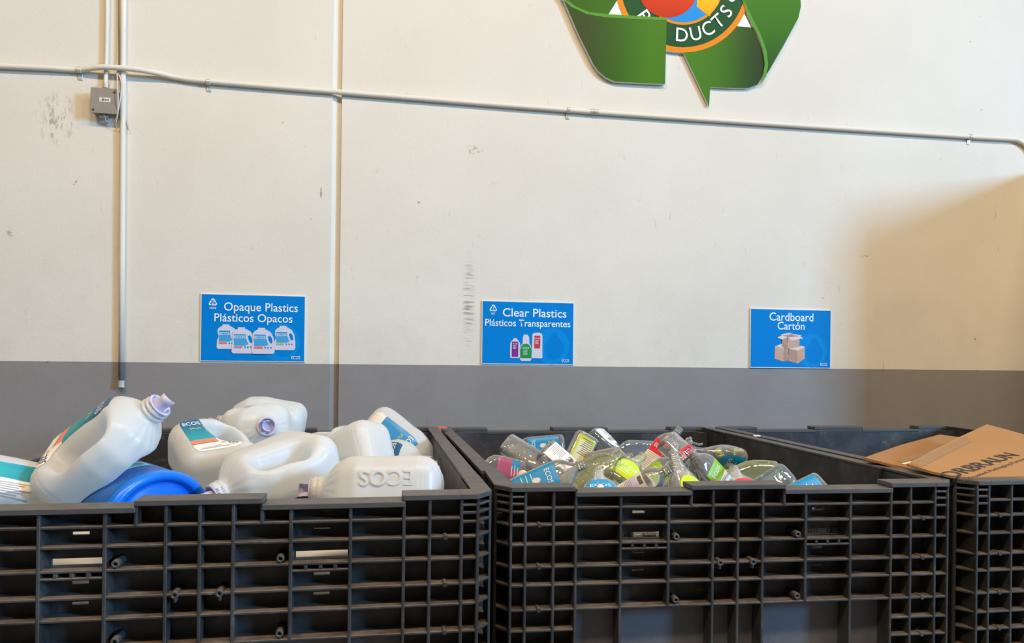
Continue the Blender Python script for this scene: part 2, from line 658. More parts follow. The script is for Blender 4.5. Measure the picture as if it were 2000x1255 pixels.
def side_mesh(length, slotted=False):
    """short wall between corner posts; local x along, y inwards"""
    bm = bmesh.new()
    h = length / 2
    box(bm, (-h, .001, -.012), (h, RW, 0))
    for k in range(9):
        a = -h + length * k / 8
        a = min(max(a, -h + .004), h - .004)
        box(bm, (a - .003, .004, -HB), (a + .003, RW - .007, -.006))
    for z in ROWS[1:] + LOW:
        box(bm, (-h, .005, -z - .003), (h, RW - .007, -z + .003))
    if slotted:
        box(bm, (-h, RW - .012, -.094), (h, RW + .012, -.080))
        box(bm, (-h, RW - .012, -.024), (h, RW + .004, -.0125))
        for k in range(22):
            a = -h + length * (k + .5) / 22
            box(bm, (a - .0025, .012, -.082), (a + .0025, RW - .004, -.022))
    bevel(bm, .0014)
    if slotted:
        box(bm, (-h, RW - .008, -HB), (h, RW, -.085))
        box(bm, (-h, .006, -.09), (h, .012, -.01))
    else:
        box(bm, (-h, RW - .008, -HB), (h, RW, -.006))
    return bm


def base_mesh(w, d):
    bm = bmesh.new()
    box(bm, (-w, .03, 0.11), (w, d - .03, .14))
    for x in (-w + .09, 0, w - .09):
        box(bm, (x - .07, .05, 0), (x + .07, d - .05, .111))
    bevel(bm, .006)
    return bm


def rim_faces(me):
    me.materials.append(M_RIM)
    me.materials.append(M_SCUFF_LIT)
    for f in me.polygons:
        if f.center.z > -.0268 and f.normal.z > -.5 and max(me.vertices[v].co.z for v in f.vertices) - f.center.z < .008:
            f.material_index = 1
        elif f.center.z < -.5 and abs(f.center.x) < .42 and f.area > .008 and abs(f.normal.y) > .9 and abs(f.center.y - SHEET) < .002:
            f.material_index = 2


def mesh_of(name, bm):
    bmesh.ops.recalc_face_normals(bm, faces=bm.faces)
    me = bpy.data.meshes.new(name)
    bm.to_mesh(me)
    bm.free()
    me.materials.append(M_BIN)
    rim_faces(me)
    return me


ME_FRONT = mesh_of('front_panel', front_panel_mesh())
ME_POST = mesh_of('corner_post', post_mesh())
bm = post_mesh()
for v in bm.verts:
    v.co.x = -v.co.x
ME_POSTL = mesh_of('corner_post', bm)
bm = bmesh.new()
prof = [(.0095, .052), (.0085, .004), (.0078, 0), (.0036, 0), (.0034, .02)]
for (r, z) in prof:
    pass
lathe(bm, [(r, z) for r, z in prof], 16)
for v in bm.verts:
    v.co = Vector((v.co.x, v.co.z, v.co.y))
box(bm, (-.0025, .004, -.016), (.0025, .05, -.006))
ME_PEG = mesh_of('peg', bm)
ME_PEG.materials.clear()
ME_PEG.materials.append(M_PEG)


def frame(p0, p1, z):
    """matrix of a wall whose outer bottom line runs p0 -> p1 (left to right seen from outside); origin mid-way"""
    p0, p1 = Vector((p0[0], p0[1], 0)), Vector((p1[0], p1[1], 0))
    x = (p1 - p0).normalized()
    y = Vector((-x.y, x.x, 0))
    o = (p0 + p1) / 2
    return Matrix(((x.x, y.x, 0, o.x), (x.y, y.y, 0, o.y), (0, 0, 1, z), (0, 0, 0, 1)))


def container(label, FL, FR, BR, BL, rim, slotted_left=False, pegs=True):
    root = empty('bulk_container', label, 'container', 'black bulk containers along the wall', ((FL[0] + FR[0]) / 2, (FL[1] + FR[1]) / 2, 0))
    inv = root.matrix_basis.inverted()

    def put(o, m):
        o.parent = root
        o.matrix_basis = inv @ m
        return o
    for nm, a, b in (('front_panel', FL, FR), ('back_panel', BR, BL)):
        M = frame(a, b, rim)
        p = put(obj(nm, ME_FRONT), M)
        put(obj('corner_post', ME_POST), M)
        put(obj('corner_post', ME_POSTL), M)
        if nm == 'front_panel' and pegs:
            for a_, z_ in ((-.262, .128), (.262, .128), (-.262, .284), (.262, .284), (-.076, .1945), (.066, .1945)):
                g = obj('peg', ME_PEG, None, p, True)
                g.location = (a_ * HW, .0005 if z_ != .1945 else -.002, -z_)
    for nm, a, b, sl in (('side_panel', BL, FL, slotted_left), ('side_panel', FR, BR, False)):
        L = (Vector(a) - Vector(b)).length
        put(obj(nm, mesh_of(nm, side_mesh(L - 2 * POST - .008, sl))), frame(a, b, rim))
    d = BL[1] - FL[1]
    put(obj('base', base_mesh(HW - .02, d), M_BIN), Matrix.Translation(((FL[0] + FR[0] + BL[0] + BR[0]) / 4, (FL[1] + FR[1]) / 2, 0)))
    return root


RIM_L = RIM + .0146
BIN_L = container('black ribbed plastic container filled with white jugs and a blue tub', (-.943, 1.6775), (.2765, 1.668), (.288, 3.234), (-.931, 3.243), RIM_L, True)
BIN_M = container('black ribbed plastic container filled with small clear bottles', (.306, 1.8265), (1.524, 1.7705), (1.535, 3.335), (.312, 3.36), RIM)
BIN_R = container('black ribbed plastic container holding flattened cardboard', (1.548, 1.782), (2.767, 1.775), (2.775, 3.33), (1.556, 3.337), RIM)

# ------------------------------------------------------------------ things on the wall
PR = .0148      # how far pipe centres stand off the wall


def pxpath(pts, Y=None):
    return [at(p[0], p[1], WALL_Y - (p[2] if len(p) > 2 else PR)) for p in pts]


def W(px, py, off=0.0):
    """point on the wall plane, as (x, z)"""
    p = at(px, py, WALL_Y - off)
    return p.x, p.z


M_ZINC = mat('zinc strap', (196, 194, 186), .38, .5, .08, 40, metal=.3)
M_BOX = mat('grey painted steel', (143, 138, 128), .5, .4, .08, 30)
M_SCREW = mat('dark screw', (52, 48, 44), .5)
M_STICK = mat('white paper sticker', (226, 222, 214), .6)
M_INK = mat('black ink', (42, 40, 44), .6)
M_CABLE = mat('white cable jacket', (214, 208, 196), .5)


def strap(parent, px, py):
    p = at(px, py, WALL_Y - PR)
    bm = bmesh.new()
    tube(bm, [(p.x - .009, p.y, p.z), (p.x + .009, p.y, p.z)], .0143, 16)
    box(bm, (p.x - .010, WALL_Y - .004, p.z - .040), (p.x + .010, WALL_Y - .0002, p.z - .008))
    bevel(bm, .0012)
    s = obj('strap', bm, M_ZINC, parent)
    bm = bmesh.new()
    tube(bm, [(p.x, WALL_Y - .006, p.z - .030), (p.x, WALL_Y - .002, p.z - .030)], .004, 8)
    obj('screw', bm, M_ZINC, s)


run = empty('electrical_conduit', 'long painted conduit pipe running sideways across the wall, sloping in the photo', 'pipe', 'conduit pipes on the wall', at(1110, 215, WALL_Y))
run_pts = [(-60, 125), (0, 129), (90, 133), (150, 136.5, .013), (172, 134.5, .024), (200, 131, .037), (240, 133, .037), (282, 138, .032), (318, 145.5, .02), (350, 152.5, .0125), (407, 159), (660, 179.5), (1110, 215), (1500, 241.5), (1895, 267), (1975, 271.5), (1991, 275.5), (2004, 284), (2015, 298), (2019, 318), (2019, 360)]
bm = bmesh.new()
tube(bm, smooth_path(pxpath(run_pts), 5), .0117, 14)


def reparent(o, root):
    o.parent = root
    o.matrix_parent_inverse = root.matrix_basis.inverted()


bpy.context.view_layer.update()
kids = [obj('pipe', bm, M_PIPE, None, True)]
reparent(kids[0], run)
for px, py in ((155, 136.5), (407, 160), (1110, 215), (1895, 267)):
    strap(run, px, py)
for ch in run.children:
    if ch.name.startswith('strap'):
        ch.matrix_parent_inverse = run.matrix_basis.inverted()
a, b = at(1153, 217.8, WALL_Y - PR), at(1169, 219, WALL_Y - PR)
bm = bmesh.new()
tube(bm, [a, a + (b - a) * .15, a + (b - a) * .16, a + (b - a) * .84, a + (b - a) * .85, b], [.0132, .0142, .0138, .0138, .0142, .0132], 16)
tube(bm, [((a.x + b.x) / 2, a.y - .012, a.z - .002), ((a.x + b.x) / 2, a.y - .0165, a.z - .002)], .0035, 8)
reparent(obj('coupling', bm, M_ZINC, None), run)

up = empty('electrical_conduit', 'tall upright conduit pipe right of the grey junction box, ending low in the grey band', 'pipe', 'conduit pipes on the wall', at(238, 752, WALL_Y))
bm = bmesh.new()
tube(bm, pxpath([(242, -60), (241, 60), (240, 250), (238.5, 500), (237, 746)]), .0118, 14)
reparent(obj('pipe', bm, M_PIPE, None, True), up)
e0 = at(236.8, 756, WALL_Y - PR)
bm = bmesh.new()
tube(bm, [e0, e0 + Vector((0, 0, .008)), e0 + Vector((0, 0, .0085)), e0 + Vector((0, 0, .03))], [.0146, .0146, .0135, .0135], 12)
box(bm, (e0.x - .006, e0.y, e0.z + .004), (e0.x + .006, WALL_Y, e0.z + .02))
reparent(obj('end_connector', bm, M_ZINC, None), up)

dn = empty('electrical_conduit', 'short thin upright conduit pipe dropping into the top of the junction box', 'pipe', 'conduit pipes on the wall', at(206, 168, WALL_Y))
bm = bmesh.new()
tube(bm, pxpath([(210.5, -60, .014), (209.5, 40, .014), (208, 120, .014), (206.5, 160, .014), (206.3, 166, .02)]), .009, 12)
reparent(obj('pipe', bm, M_PIPE, None, True), dn)
e0 = at(206.3, 172, WALL_Y - .025)
bm = bmesh.new()
tube(bm, [e0, e0 + Vector((0, 0, .02))], .0125, 12)
reparent(obj('end_connector', bm, M_ZINC, None), dn)

# junction box
BD = .055
jb = empty('junction_box', 'square grey steel junction box with a small sticker, fixed to the wall', 'junction box', None, at(203, 200, WALL_Y))
q = [at(px, py, WALL_Y - BD) for px, py in ((176, 170), (229, 173), (229.5, 222), (177, 220.5))]
x0, x1 = (q[0].x + q[3].x) / 2, (q[1].x + q[2].x) / 2
z1, z0 = (q[0].z + q[1].z) / 2, (q[2].z + q[3].z) / 2
bm = bmesh.new()
box(bm, (x0 + .003, WALL_Y - BD + .004, z0 + .003), (x1 - .003, WALL_Y - .0005, z1 - .003))
bevel(bm, .002)
reparent(obj('case', bm, M_BOX), jb)
bm = bmesh.new()
box(bm, (x0, WALL_Y - BD, z0), (x1, WALL_Y - BD + .006, z1))
bevel(bm, .0018, 2)
lid = obj('lid', bm, M_BOX)
reparent(lid, jb)
for (sx, sz) in ((x0 + .012, z0 + .014), (x1 - .012, z1 - .016)):
    bm = bmesh.new()
    tube(bm, [(sx, WALL_Y - BD - .003, sz), (sx, WALL_Y - BD + .001, sz)], .0045, 10)
    s = obj('screw', bm, M_SCREW, lid)
    s.matrix_parent_inverse = Matrix()
bm = bmesh.new()
cx, cz = (x0 + x1) / 2 + .004, (z0 + z1) / 2 + .004
box(bm, (cx - .022, WALL_Y - BD - .0008, cz - .009), (cx + .022, WALL_Y - BD + .001, cz + .009))
st = obj('sticker', bm, M_STICK, lid)
bm = bmesh.new()
for k in range(9):
    xx = cx - .016 + k * .0036
    box(bm, (xx, WALL_Y - BD - .0013, cz - .0045), (xx + .0012 + .001 * (k % 3), WALL_Y - BD - .0006, cz + .003))
box(bm, (cx - .012, WALL_Y - BD - .0013, cz + .005), (cx - .002, WALL_Y - BD - .0006, cz + .0065))
obj('barcode', bm, M_INK, st)
bm = bmesh.new()
c0 = at(204, 225, WALL_Y - .03)
tube(bm, [(c0.x - .018, c0.y, z0 - .006), (c0.x + .016, c0.y, z0 - .006)], .007, 10)
tube(bm, [(c0.x, c0.y, z0 + .004), (c0.x, c0.y, z0 - .012)], .009, 10)
reparent(obj('cable_clamp', bm, M_ZINC), jb)


def cable(label, pts, r, m=M_CABLE):
    bm = bmesh.new()
    tube(bm, smooth_path(pxpath(pts), 6), r, 8)
    return tag(obj('cable', bm, m, None, True), label, 'cable', 'loose cables by the junction box')


M_CABLE2 = mat('brownish cable jacket', (150, 136, 118), .55)
cable('white cable curling from under the junction box up beside the pipe', [(205, 231, .03), (208, 236, .022), (216, 238, .02), (226, 232, .03), (232, 210, .045), (236, 185, .045), (238, 165, .045), (234, 150, .03), (230, 141, .02), (229, 120, .01), (229, 40, .006), (228, -50, .006)], .0026)
cable('thin brown cable running straight down between the two upright pipes', [(231, -50, .006), (231.5, 30, .006), (233, 95, .006), (232, 141, .007)], .0024, M_CABLE2)
cable('white cable dropping just right of the box lid', [(228.5, 141, .02), (229.5, 165, .06), (230.5, 195, .064), (229.5, 225, .05), (226, 242, .03), (228, 249, .015)], .0024)
cable('cut dark cable end sticking out right of the upright pipe', [(236, 215, .008), (243, 228, .006), (247, 240, .012), (250, 253, .02)], .0022, M_CABLE2)

# ---- flat printed signs
M_SIGN = mat('blue sign print', (0, 126, 208), .45, .1, .04, 5)
M_SIGN2 = mat('lighter blue sign print', (6, 138, 216), .45, .1, .03, 5)
M_WHITE = mat('white sign print', (232, 242, 248), .4)
M_EDGE = mat('white board edge', (225, 230, 232), .5)
M_PJUG = mat('pale grey jug print', (206, 208, 224), .45)
M_PBLUE = print_ramp('jug label print', 'Z', -.03, .03, [(0, (70, 160, 215)), (.5, (20, 120, 185)), (1, (24, 92, 160))])
M_PBOX = mat('tan box print', (196, 160, 138), .5, .4, .1, 60)
M_PBOX2 = mat('darker tan box print', (172, 138, 118), .5, .4, .1, 60)
M_PBOX3 = mat('light box flap print', (218, 204, 200), .5)
P_RED, P_PURPLE, P_GREEN, P_LIME = mat('red print', (196, 56, 70), .4), mat('purple print', (122, 40, 142), .4), mat('green print', (24, 142, 70), .4), mat('light green print', (148, 190, 120), .4)
P_ORANGE, P_PINK = mat('salmon print', (214, 120, 104), .4), mat('rose print', (202, 130, 170), .4)
SW, SH, ST = .4572, .3048, .006


def flat(name, polys, m, parent, lift, t=.0008):
    """thin print on a board: polygons in board x,z (metres from the board's centre)"""
    bm = bmesh.new()
    for poly in polys:
        prism(bm, poly, 'y', -ST - lift - t, -ST - lift + .0004)
    return obj(name, bm, m, parent)


def letters(name, s, x, z, size, m, parent, lift, align='CENTER', bold=0.0, width=None):
    me = text_mesh(s, size, align, bold, width)
    o = obj(name, me, m, parent)
    o.location = (x, -ST - lift, z)
    o.rotation_euler = (PI / 2, 0, 0)
    return o


def rect(x0, z0, x1, z1):
    return [(x0, z0), (x1, z0), (x1, z1), (x0, z1)]


def ellipse(cx, cz, rx, rz, n=28, a0=0, a1=2 * PI):
    return [(cx + rx * math.cos(a0 + (a1 - a0) * k / n), cz + rz * math.sin(a0 + (a1 - a0) * k / n)) for k in range(n if abs(a1 - a0 - 2 * PI) < 1e-6 else n + 1)]


def drop_logo(root):
    """faint paler drop-in-circle pattern in the lower right of the board"""
    cx, cz, r = .118, -.062, .088
    big = ellipse(cx, cz, r, r, 48)
    bm = bmesh.new()
    a = [bm.verts.new((x, -ST - .0006, z)) for x, z in big]
    inner = []
    for k in range(48):
        t = 2 * PI * k / 48
        rr = .056 * (1 + .42 * max(0, math.sin(t)) ** 6)
        inner.append((cx + .012 + rr * .86 * math.cos(t) * (1 if t > PI else 1 - .35 * max(0, math.sin(t)) ** 2), cz - .012 + rr * math.sin(t)))
    b = [bm.verts.new((x, -ST - .0006, z)) for x, z in inner]
    for k in range(48):
        bm.faces.new((a[k], a[(k + 1) % 48], b[(k + 1) % 48], b[k]))
    obj('drop_emblem', bm, M_SIGN2, root)


def recycle_mark(root, x, z, s, num, code):
    polys = []
    P = [Vector((0, .58)), Vector((-.56, -.36)), Vector((.56, -.36))]
    for k in range(3):
        a, b, c = P[k], P[(k + 1) % 3], P[(k + 2) % 3]
        pts = []
        for q, o in ((a, b), (c, b)):
            pass
        s0, s1 = b + (a - b) * .62, b + (a - b) * .2
        e1, e0 = b + (c - b) * .2, b + (c - b) * .30
        path = [s0, s1, b + (a - b) * .06 + (c - b) * .06, e1, e0]
        th = .075
        L, R = [], []
        for i, p in enumerate(path):
            d = (path[min(i + 1, 4)] - path[max(i - 1, 0)]).normalized()
            nrm = Vector((-d.y, d.x))
            L.append(p + nrm * th)
            R.append(p - nrm * th)
        poly = L + R[::-1]
        for i in range(4):
            polys.append([(x + v.x * s, z + v.y * s) for v in (L[i], L[i + 1], R[i + 1], R[i])])
    flat('recycling_mark', polys, M_WHITE, root, .0004)
    letters('mark_number', num, x, z - .02 * s - .001, s * .62, M_WHITE, root, .0014, bold=.0)
    letters('mark_code', code, x, z - s * .82, s * .36, M_WHITE, root, .0014, bold=.01)


def sign(label, px, py, name='wall_sign'):
    p = at(px, py, WALL_Y)
    root = empty(name, label, 'sign', 'blue recycling signs on the wall', (p.x, WALL_Y - .0004, p.z))
    bm = bmesh.new()
    box(bm, (-SW / 2, -ST, -SH / 2), (SW / 2, 0, SH / 2))
    obj('board', bm, M_EDGE, root)
    flat('printed_face', [rect(-SW / 2 + .003, -SH / 2 + .003, SW / 2 - .003, SH / 2 - .003)], M_SIGN, root, 0, .0002)
    drop_logo(root)
    letters('maker_name', 'ECOS', .188, -.133, .021, M_WHITE, root, .0012, bold=.0, width=.038)
    return root


def printed_jug(root, x, z, s, band, lift):
    """picture of a white jug with a handle hole; s = height"""
    o = [(-.36, 0), (.36, 0), (.42, .06), (.42, .35), (.38, .62), (.28, .82), (.12, .92), (.06, .93), (.06, .99), (-.20, .99), (-.20, .93), (-.30, .88), (-.39, .78), (-.38, .62), (-.34, .5), (-.40, .36), (-.42, .06)]
    body = flat('printed_jug', [[(x + a * s, z + b * s) for a, b in o]], M_PJUG, root, lift)
    h = [(.17, .66), (.24, .70), (.31, .62), (.345, .44), (.30, .40), (.25, .42), (.20, .52)]
    flat('handle_gap', [[(x + a * s, z + b * s) for a, b in h]], M_SIGN, body, lift + .0008)
    lb = [(-.33, .30), (.06, .30), (.20, .36), (.15, .45), (.10, .60), (.09, .74), (-.33, .74)]
    flat('printed_label', [[(x + a * s, z + b * s) for a, b in lb]], M_PBLUE, body, lift + .0008)
    flat('colour_band', [[(x + a * s, z + b * s) for a, b in rect(-.33, .20, -.02, .28)]], band, body, lift + .0008)
    letters('brand_word', 'ECOS', x - .12 * s, z + .62 * s, .15 * s, M_WHITE, body, lift + .0018, bold=.0, width=.38 * s)
    bits = [[(x + a * s, z + b * s) for a, b in rect(k, .21, k + .05, .27)] for k in (.05, .15, .26)]
    flat('label_symbols', bits, M_SIGN, body, lift + .0008)


s1 = sign('blue sign reading Opaque Plastics with four white jugs printed on it', 495.5, 640.6)
recycle_mark(s1, -.177, .114, .033, '2', 'HDPE')
letters('title', 'Opaque Plastics', .033, .094, .054, M_WHITE, s1, .0012, bold=.004, width=.323)
letters('subtitle', 'Plásticos Opacos', .0, .044, .052, M_WHITE, s1, .0012, bold=.004, width=.341)
for x, z, s, band, lift in ((-.112, -.096, .112, P_ORANGE, .0006), (.138, -.098, .112, P_LIME, .0006), (-.044, -.116, .120, P_PINK, .0024), (.044, -.117, .120, P_ORANGE, .0042)):
    printed_jug(s1, x + .0, z, s, band, lift)

s2 = sign('blue sign reading Clear Plastics with three bottles printed on it', 1031.3, 650.1)
recycle_mark(s2, -.174, .117, .033, '1', 'PET')
letters('title', 'Clear Plastics', .031, .096, .057, M_WHITE, s2, .0012, bold=.006, width=.317)
letters('subtitle', 'Plásticos Transparentes', -.002, .046, .047, M_WHITE, s2, .0012, bold=.006, width=.4225)


def printed_bottle(root, poly, label, pm, x, z, w):
    b = flat('printed_bottle', [poly], M_PJUG, root, .0006)
    flat('printed_label', [label], pm, b, .0014)
    letters('brand_word', 'ECOS', x, z, w * .34, M_WHITE, b, .0026, bold=.0, width=w)
    ln = [rect(x - w * .42, z - w * (.35 + .16 * k), x + w * (.3 - .1 * (k % 3)), z - w * (.35 + .16 * k) + w * .05) for k in range(5)]
    flat('label_lines', ln, M_WHITE, b, .0024)


printed_bottle(s2, [(-.086, -.122), (-.044, -.122), (-.040, -.116), (-.040, -.052), (-.046, -.040), (-.054, -.033), (-.056, -.026), (-.072, -.026), (-.074, -.033), (-.083, -.040), (-.089, -.052), (-.089, -.116)], rect(-.081, -.116, -.049, -.042), P_PURPLE, -.065, -.053, .024)
printed_bottle(s2, [(.022, -.122), (.068, -.122), (.071, -.118), (.070, -.010), (.066, -.002), (.052, .003), (.030, .001), (.020, -.005), (.018, -.118)], [(.031, -.074), (.058, -.074), (.060, -.06), (.060, -.012), (.030, -.012), (.030, -.06)], P_RED, .045, -.026, .026)
printed_bottle(s2, [(-.032, -.136), (.010, -.136), (.017, -.128), (.018, -.08), (.012, -.062), (.006, -.05), (.004, -.02), (-.004, -.008), (-.022, -.008), (-.027, -.02), (-.028, -.05), (-.036, -.062), (-.041, -.08), (-.040, -.128)], [(-.038, -.122), (.016, -.122), (.017, -.08), (.010, -.064), (.0, -.054), (-.012, -.051), (-.024, -.054), (-.034, -.064), (-.039, -.08)], P_GREEN, -.011, -.073, .032)

s3 = sign('blue sign reading Cardboard with three boxes printed on it', 1543.5, 661)
letters('title', 'Cardboard', .002, .110, .060, M_WHITE, s3, .0012, bold=.005, width=.248)
letters('subtitle', 'Cartón', .0, .064, .058, M_WHITE, s3, .0012, bold=.005, width=.153)
o = flat('printed_box', [[(-.092, -.105), (-.040, -.120), (-.040, -.048), (-.090, -.042)]], M_PBOX, s3, .0006)
flat('box_side', [[(-.040, -.120), (-.014, -.112), (-.014, -.050), (-.040, -.048)]], M_PBOX2, o, .0006)
flat('box_top', [[(-.090, -.042), (-.040, -.048), (-.022, -.046), (-.030, -.036), (-.052, -.027)]], M_PBOX3, o, .0006)
o = flat('printed_box', [[(-.016, -.115), (.037, -.130), (.037, -.062), (-.010, -.052)]], M_PBOX2, s3, .0006)
flat('box_side', [[(.037, -.130), (.079, -.102), (.079, -.042), (.037, -.062)]], M_PBOX, o, .0006)
flat('box_top', [[(-.010, -.052), (.037, -.062), (.079, -.042), (.060, -.036)]], M_PBOX3, o, .0006)
o = flat('printed_box', [[(-.052, -.040), (-.020, -.052), (-.020, .003), (-.050, -.005)]], M_PBOX2, s3, .0016)
flat('box_side', [[(-.020, -.052), (.046, -.040), (.048, .004), (-.018, .006)]], M_PBOX, o, .0016)
flat('box_flap', [[(-.050, -.006), (-.020, .006), (-.052, .018), (-.080, .003)], [(-.018, .006), (.002, -.011), (.068, .003), (.050, .014)], [(-.062, .020), (-.012, .030), (.008, .024), (-.042, .016)], [(.008, .025), (.060, .017), (.048, .013), (.004, .020)]], M_PBOX3, o, .0024)
flat('box_inside', [[(-.052, .015), (.004, .022), (.048, .013), (-.018, .006)]], M_PBOX2, o, .0016)

# ---- round green recycling board, high on the wall
BT = .016


def wpoly(pts):
    c = at(1333, 60, WALL_Y)
    return [(at(px, py, WALL_Y - BT).x - c.x, at(px, py, WALL_Y - BT).z - c.z) for px, py in pts]


lc = at(1333, 60, WALL_Y)
rs = empty('recycling_emblem', 'large green folded-arrow emblem board with round logo, at the top of the wall', 'sign', None, (lc.x, WALL_Y - .002, lc.z))
lx = lambda px, py=100: wpoly([(px, py)])[0][0]
lz = lambda px, py: wpoly([(px, py)])[0][1]
G1 = print_ramp('green arrow print', 'X', lx(1150), lx(1310), [(0, (56, 74, 35)), (.35, (53, 98, 22)), (.75, (67, 120, 22)), (1, (64, 117, 22))])
G2 = print_ramp('second green arrow print', 'X', lx(1335), lx(1500), [(0, (70, 125, 24)), (.4, (62, 115, 21)), (.75, (46, 77, 25)), (1, (35, 50, 24))])
G3 = print_ramp('third green arrow print', 'Z', lz(1500, 140), lz(1500, -60), [(0, (38, 80, 21)), (.4, (53, 110, 20)), (1, (69, 126, 19))])
G4 = mat('light green fold print', (86, 150, 50), .4, .15)
G5 = print_ramp('shaded green print', 'X', lx(1100), lx(1215), [(0, (51, 90, 22)), (1, (59, 112, 22))])
LG_DARK, LG_ORANGE = mat('dark green ring print', (12, 78, 38), .4, .15), mat('orange ring print', (228, 136, 20), .4, .15)
LG_BALL, LG_BLUE, LG_YEL = print_ramp('orange red ball print', 'Z', lz(1310, 36), lz(1310, -60), [(0, (190, 44, 8)), (.5, (214, 58, 12)), (1, (228, 100, 24))]), mat('sky blue print', (0, 142, 218), .4, .15), print_ramp('yellow ball print', 'Z', lz(1400, 36), lz(1400, -60), [(0, (222, 160, 10)), (.5, (246, 190, 24)), (1, (250, 214, 70))])


def plate(name, pts, m, parent, y0, y1, raw=False):
    bm = bmesh.new()
    prism(bm, pts if raw else wpoly(pts), 'y', -y1, -y0)
    ms = [m, M_EDGE]
    o = obj(name, bm, ms, parent)
    for f in o.data.polygons:
        if abs(f.normal.y) < .5:
            f.material_index = 1
    return o


CCX, CCY = 1334, -29
def circ(r, a0=0, a1=2 * PI, n=72):
    return [(CCX + r * math.cos(a0 + (a1 - a0) * k / n), CCY + r * math.sin(a0 + (a1 - a0) * k / n)) for k in range(n + (0 if abs(a1 - a0 - 2 * PI) < 1e-6 else 1))]


disc = plate('round_logo', circ(132), LG_ORANGE, rs, 0, BT)
plate('ring', circ(121.5), LG_DARK, disc, BT - .001, BT + .0006)
plate('inner_rim', circ(78), LG_ORANGE, disc, BT, BT + .0012)
plate('sky', circ(73), LG_BLUE, disc, BT, BT + .0018)
plate('ball', [(1304 + 58 * math.cos(t * PI / 24), -22 + 57 * math.sin(t * PI / 24)) for t in range(48)], LG_BALL, disc, BT, BT + .0032)
plate('yellow_shape', [(1360, 14), (1385, 33), (1389, 26), (1402, 8), (1404, -25), (1396, -60), (1350, -60), (1362, -20)], LG_YEL, disc, BT, BT + .0024)
# lettering round the ring (the arrow hides its middle letters)
for ch, ang in (('P', 142), ('R', 126.5), ('D', 92), ('U', 76), ('C', 61), ('T', 46.5), ('S', 32)):
    t = math.radians(ang)
    r = 99.5
    px, py = CCX + r * math.cos(t), CCY + r * math.sin(t)
    me = text_mesh(ch, .098, 'CENTER', .004)
    o = obj('ring_letter', me, M_WHITE, disc)
    xz = wpoly([(px, py)])[0]
    o.location = (xz[0], -BT - .0035, xz[1])
    o.matrix_basis = Matrix.Translation(o.location) @ Matrix.Rotation(t - PI / 2, 4, Vector((0, 1, 0))) @ Matrix.Rotation(PI / 2, 4, 'X')
dot = [(1429 + 7 * math.cos(k * PI / 8), -3 + 7 * math.sin(k * PI / 8)) for k in range(16)]
plate('ring_dot', dot, M_WHITE, disc, BT, BT + .0014)

# left arrow: upright face behind, folded face in front
plate('arrow_face', [(1110, -1), (1206, -2), (1188, 29), (1150, 26), (1124, 14), (1092, -18), (1150, -140), (1262, -140)], G5, rs, .001, BT - .001)
plate('arrow_face', [(1092, -18), (1098, 0), (1112, 12), (1130, 21), (1160, 29), (1190, 31), (1240, 34), (1301, 38), (1300, 90), (1298, 165), (1250, 163), (1200, 160), (1182, 152), (1168, 140), (1158, 126), (1130, 70)], G1, rs, .002, BT + .005)
plate('fold_edge', [(1092, -18), (1100, -2), (1124, 14), (1150, 25), (1188, 29), (1240, 32), (1301, 36), (1301, 41), (1240, 38.5), (1180, 35), (1145, 29), (1115, 15), (1098, 0)], G4, rs, BT, BT + .0062)
plate('backing', [(1188, 29), (1207, -2), (1217, 30)], M_WHITE, rs, .001, BT - .003)
plate('backing', [(1440, 51), (1453, 24), (1467, 53)], M_WHITE, rs, .001, BT - .003)
# right arrow: point below, folded face on the right
plate('arrow_face', [(1335, 103), (1385, 208), (1387, 170), (1430, 172), (1461, 172), (1480, 165), (1492, 140), (1494, 118), (1486, 92), (1470, 54), (1438, 51), (1400, 86)], G2, rs, .002, BT - .0015)
plate('arrow_face', [(1449, 2), (1462, 34), (1480, 70), (1490, 98), (1494, 125), (1490, 150), (1484, 163), (1500, 140), (1530, 88), (1558, 36), (1563, 14), (1562, -10), (1486, -140), (1374, -140)], G3, rs, .0025, BT + .004)
plate('fold_edge', [(1449, 2), (1454, 6), (1468, 36), (1486, 72), (1496, 100), (1499, 128), (1495, 150), (1484, 166), (1490, 148), (1493, 125), (1489, 98), (1479, 70), (1461, 34)], G4, rs, BT, BT + .0052)
# ------------------------------------------------------------------ big white jugs
def sd_poly(X, Zz, pts):
    d = np.full(X.shape, 1e9)
    sgn = np.ones(X.shape)
    n = len(pts)
    for i in range(n):
        ax, az = pts[i]
        bx, bz = pts[i - 1]
        ex, ez = bx - ax, bz - az
        wx, wz = X - ax, Zz - az
        t = np.clip((wx * ex + wz * ez) / (ex * ex + ez * ez), 0, 1)
        qx, qz = wx - ex * t, wz - ez * t
        d = np.minimum(d, qx * qx + qz * qz)
        c1, c2, c3 = Zz >= az, Zz < bz, ex * wz > ez * wx
        flip = (c1 & c2 & c3) | (~c1 & ~c2 & ~c3)
        sgn = np.where(flip, -sgn, sgn)
    return sgn * np.sqrt(d)


def sstep(a, b, x):
    t = np.clip((x - a) / (b - a), 0, 1)
    return t * t * (3 - 2 * t)


def smax(a, b, k):
    h = np.clip(0.5 - 0.5 * (b - a) / k, 0, 1)
    return b + (a - b) * h + k * h * (1 - h)


def smin(a, b, k):
    return -smax(-a, -b, k)


JUG_R = .052
JUG_OUT = [(-.0595, .050), (.0595, .050), (.0605, .09), (.0600, .160), (.052, .196), (.028, .224), (.000, .234), (-.034, .234), (-.050, .220), (-.0580, .195), (-.0560, .16), (-.0595, .10)]
NECK_X, NECK_TOP = -.024, .318


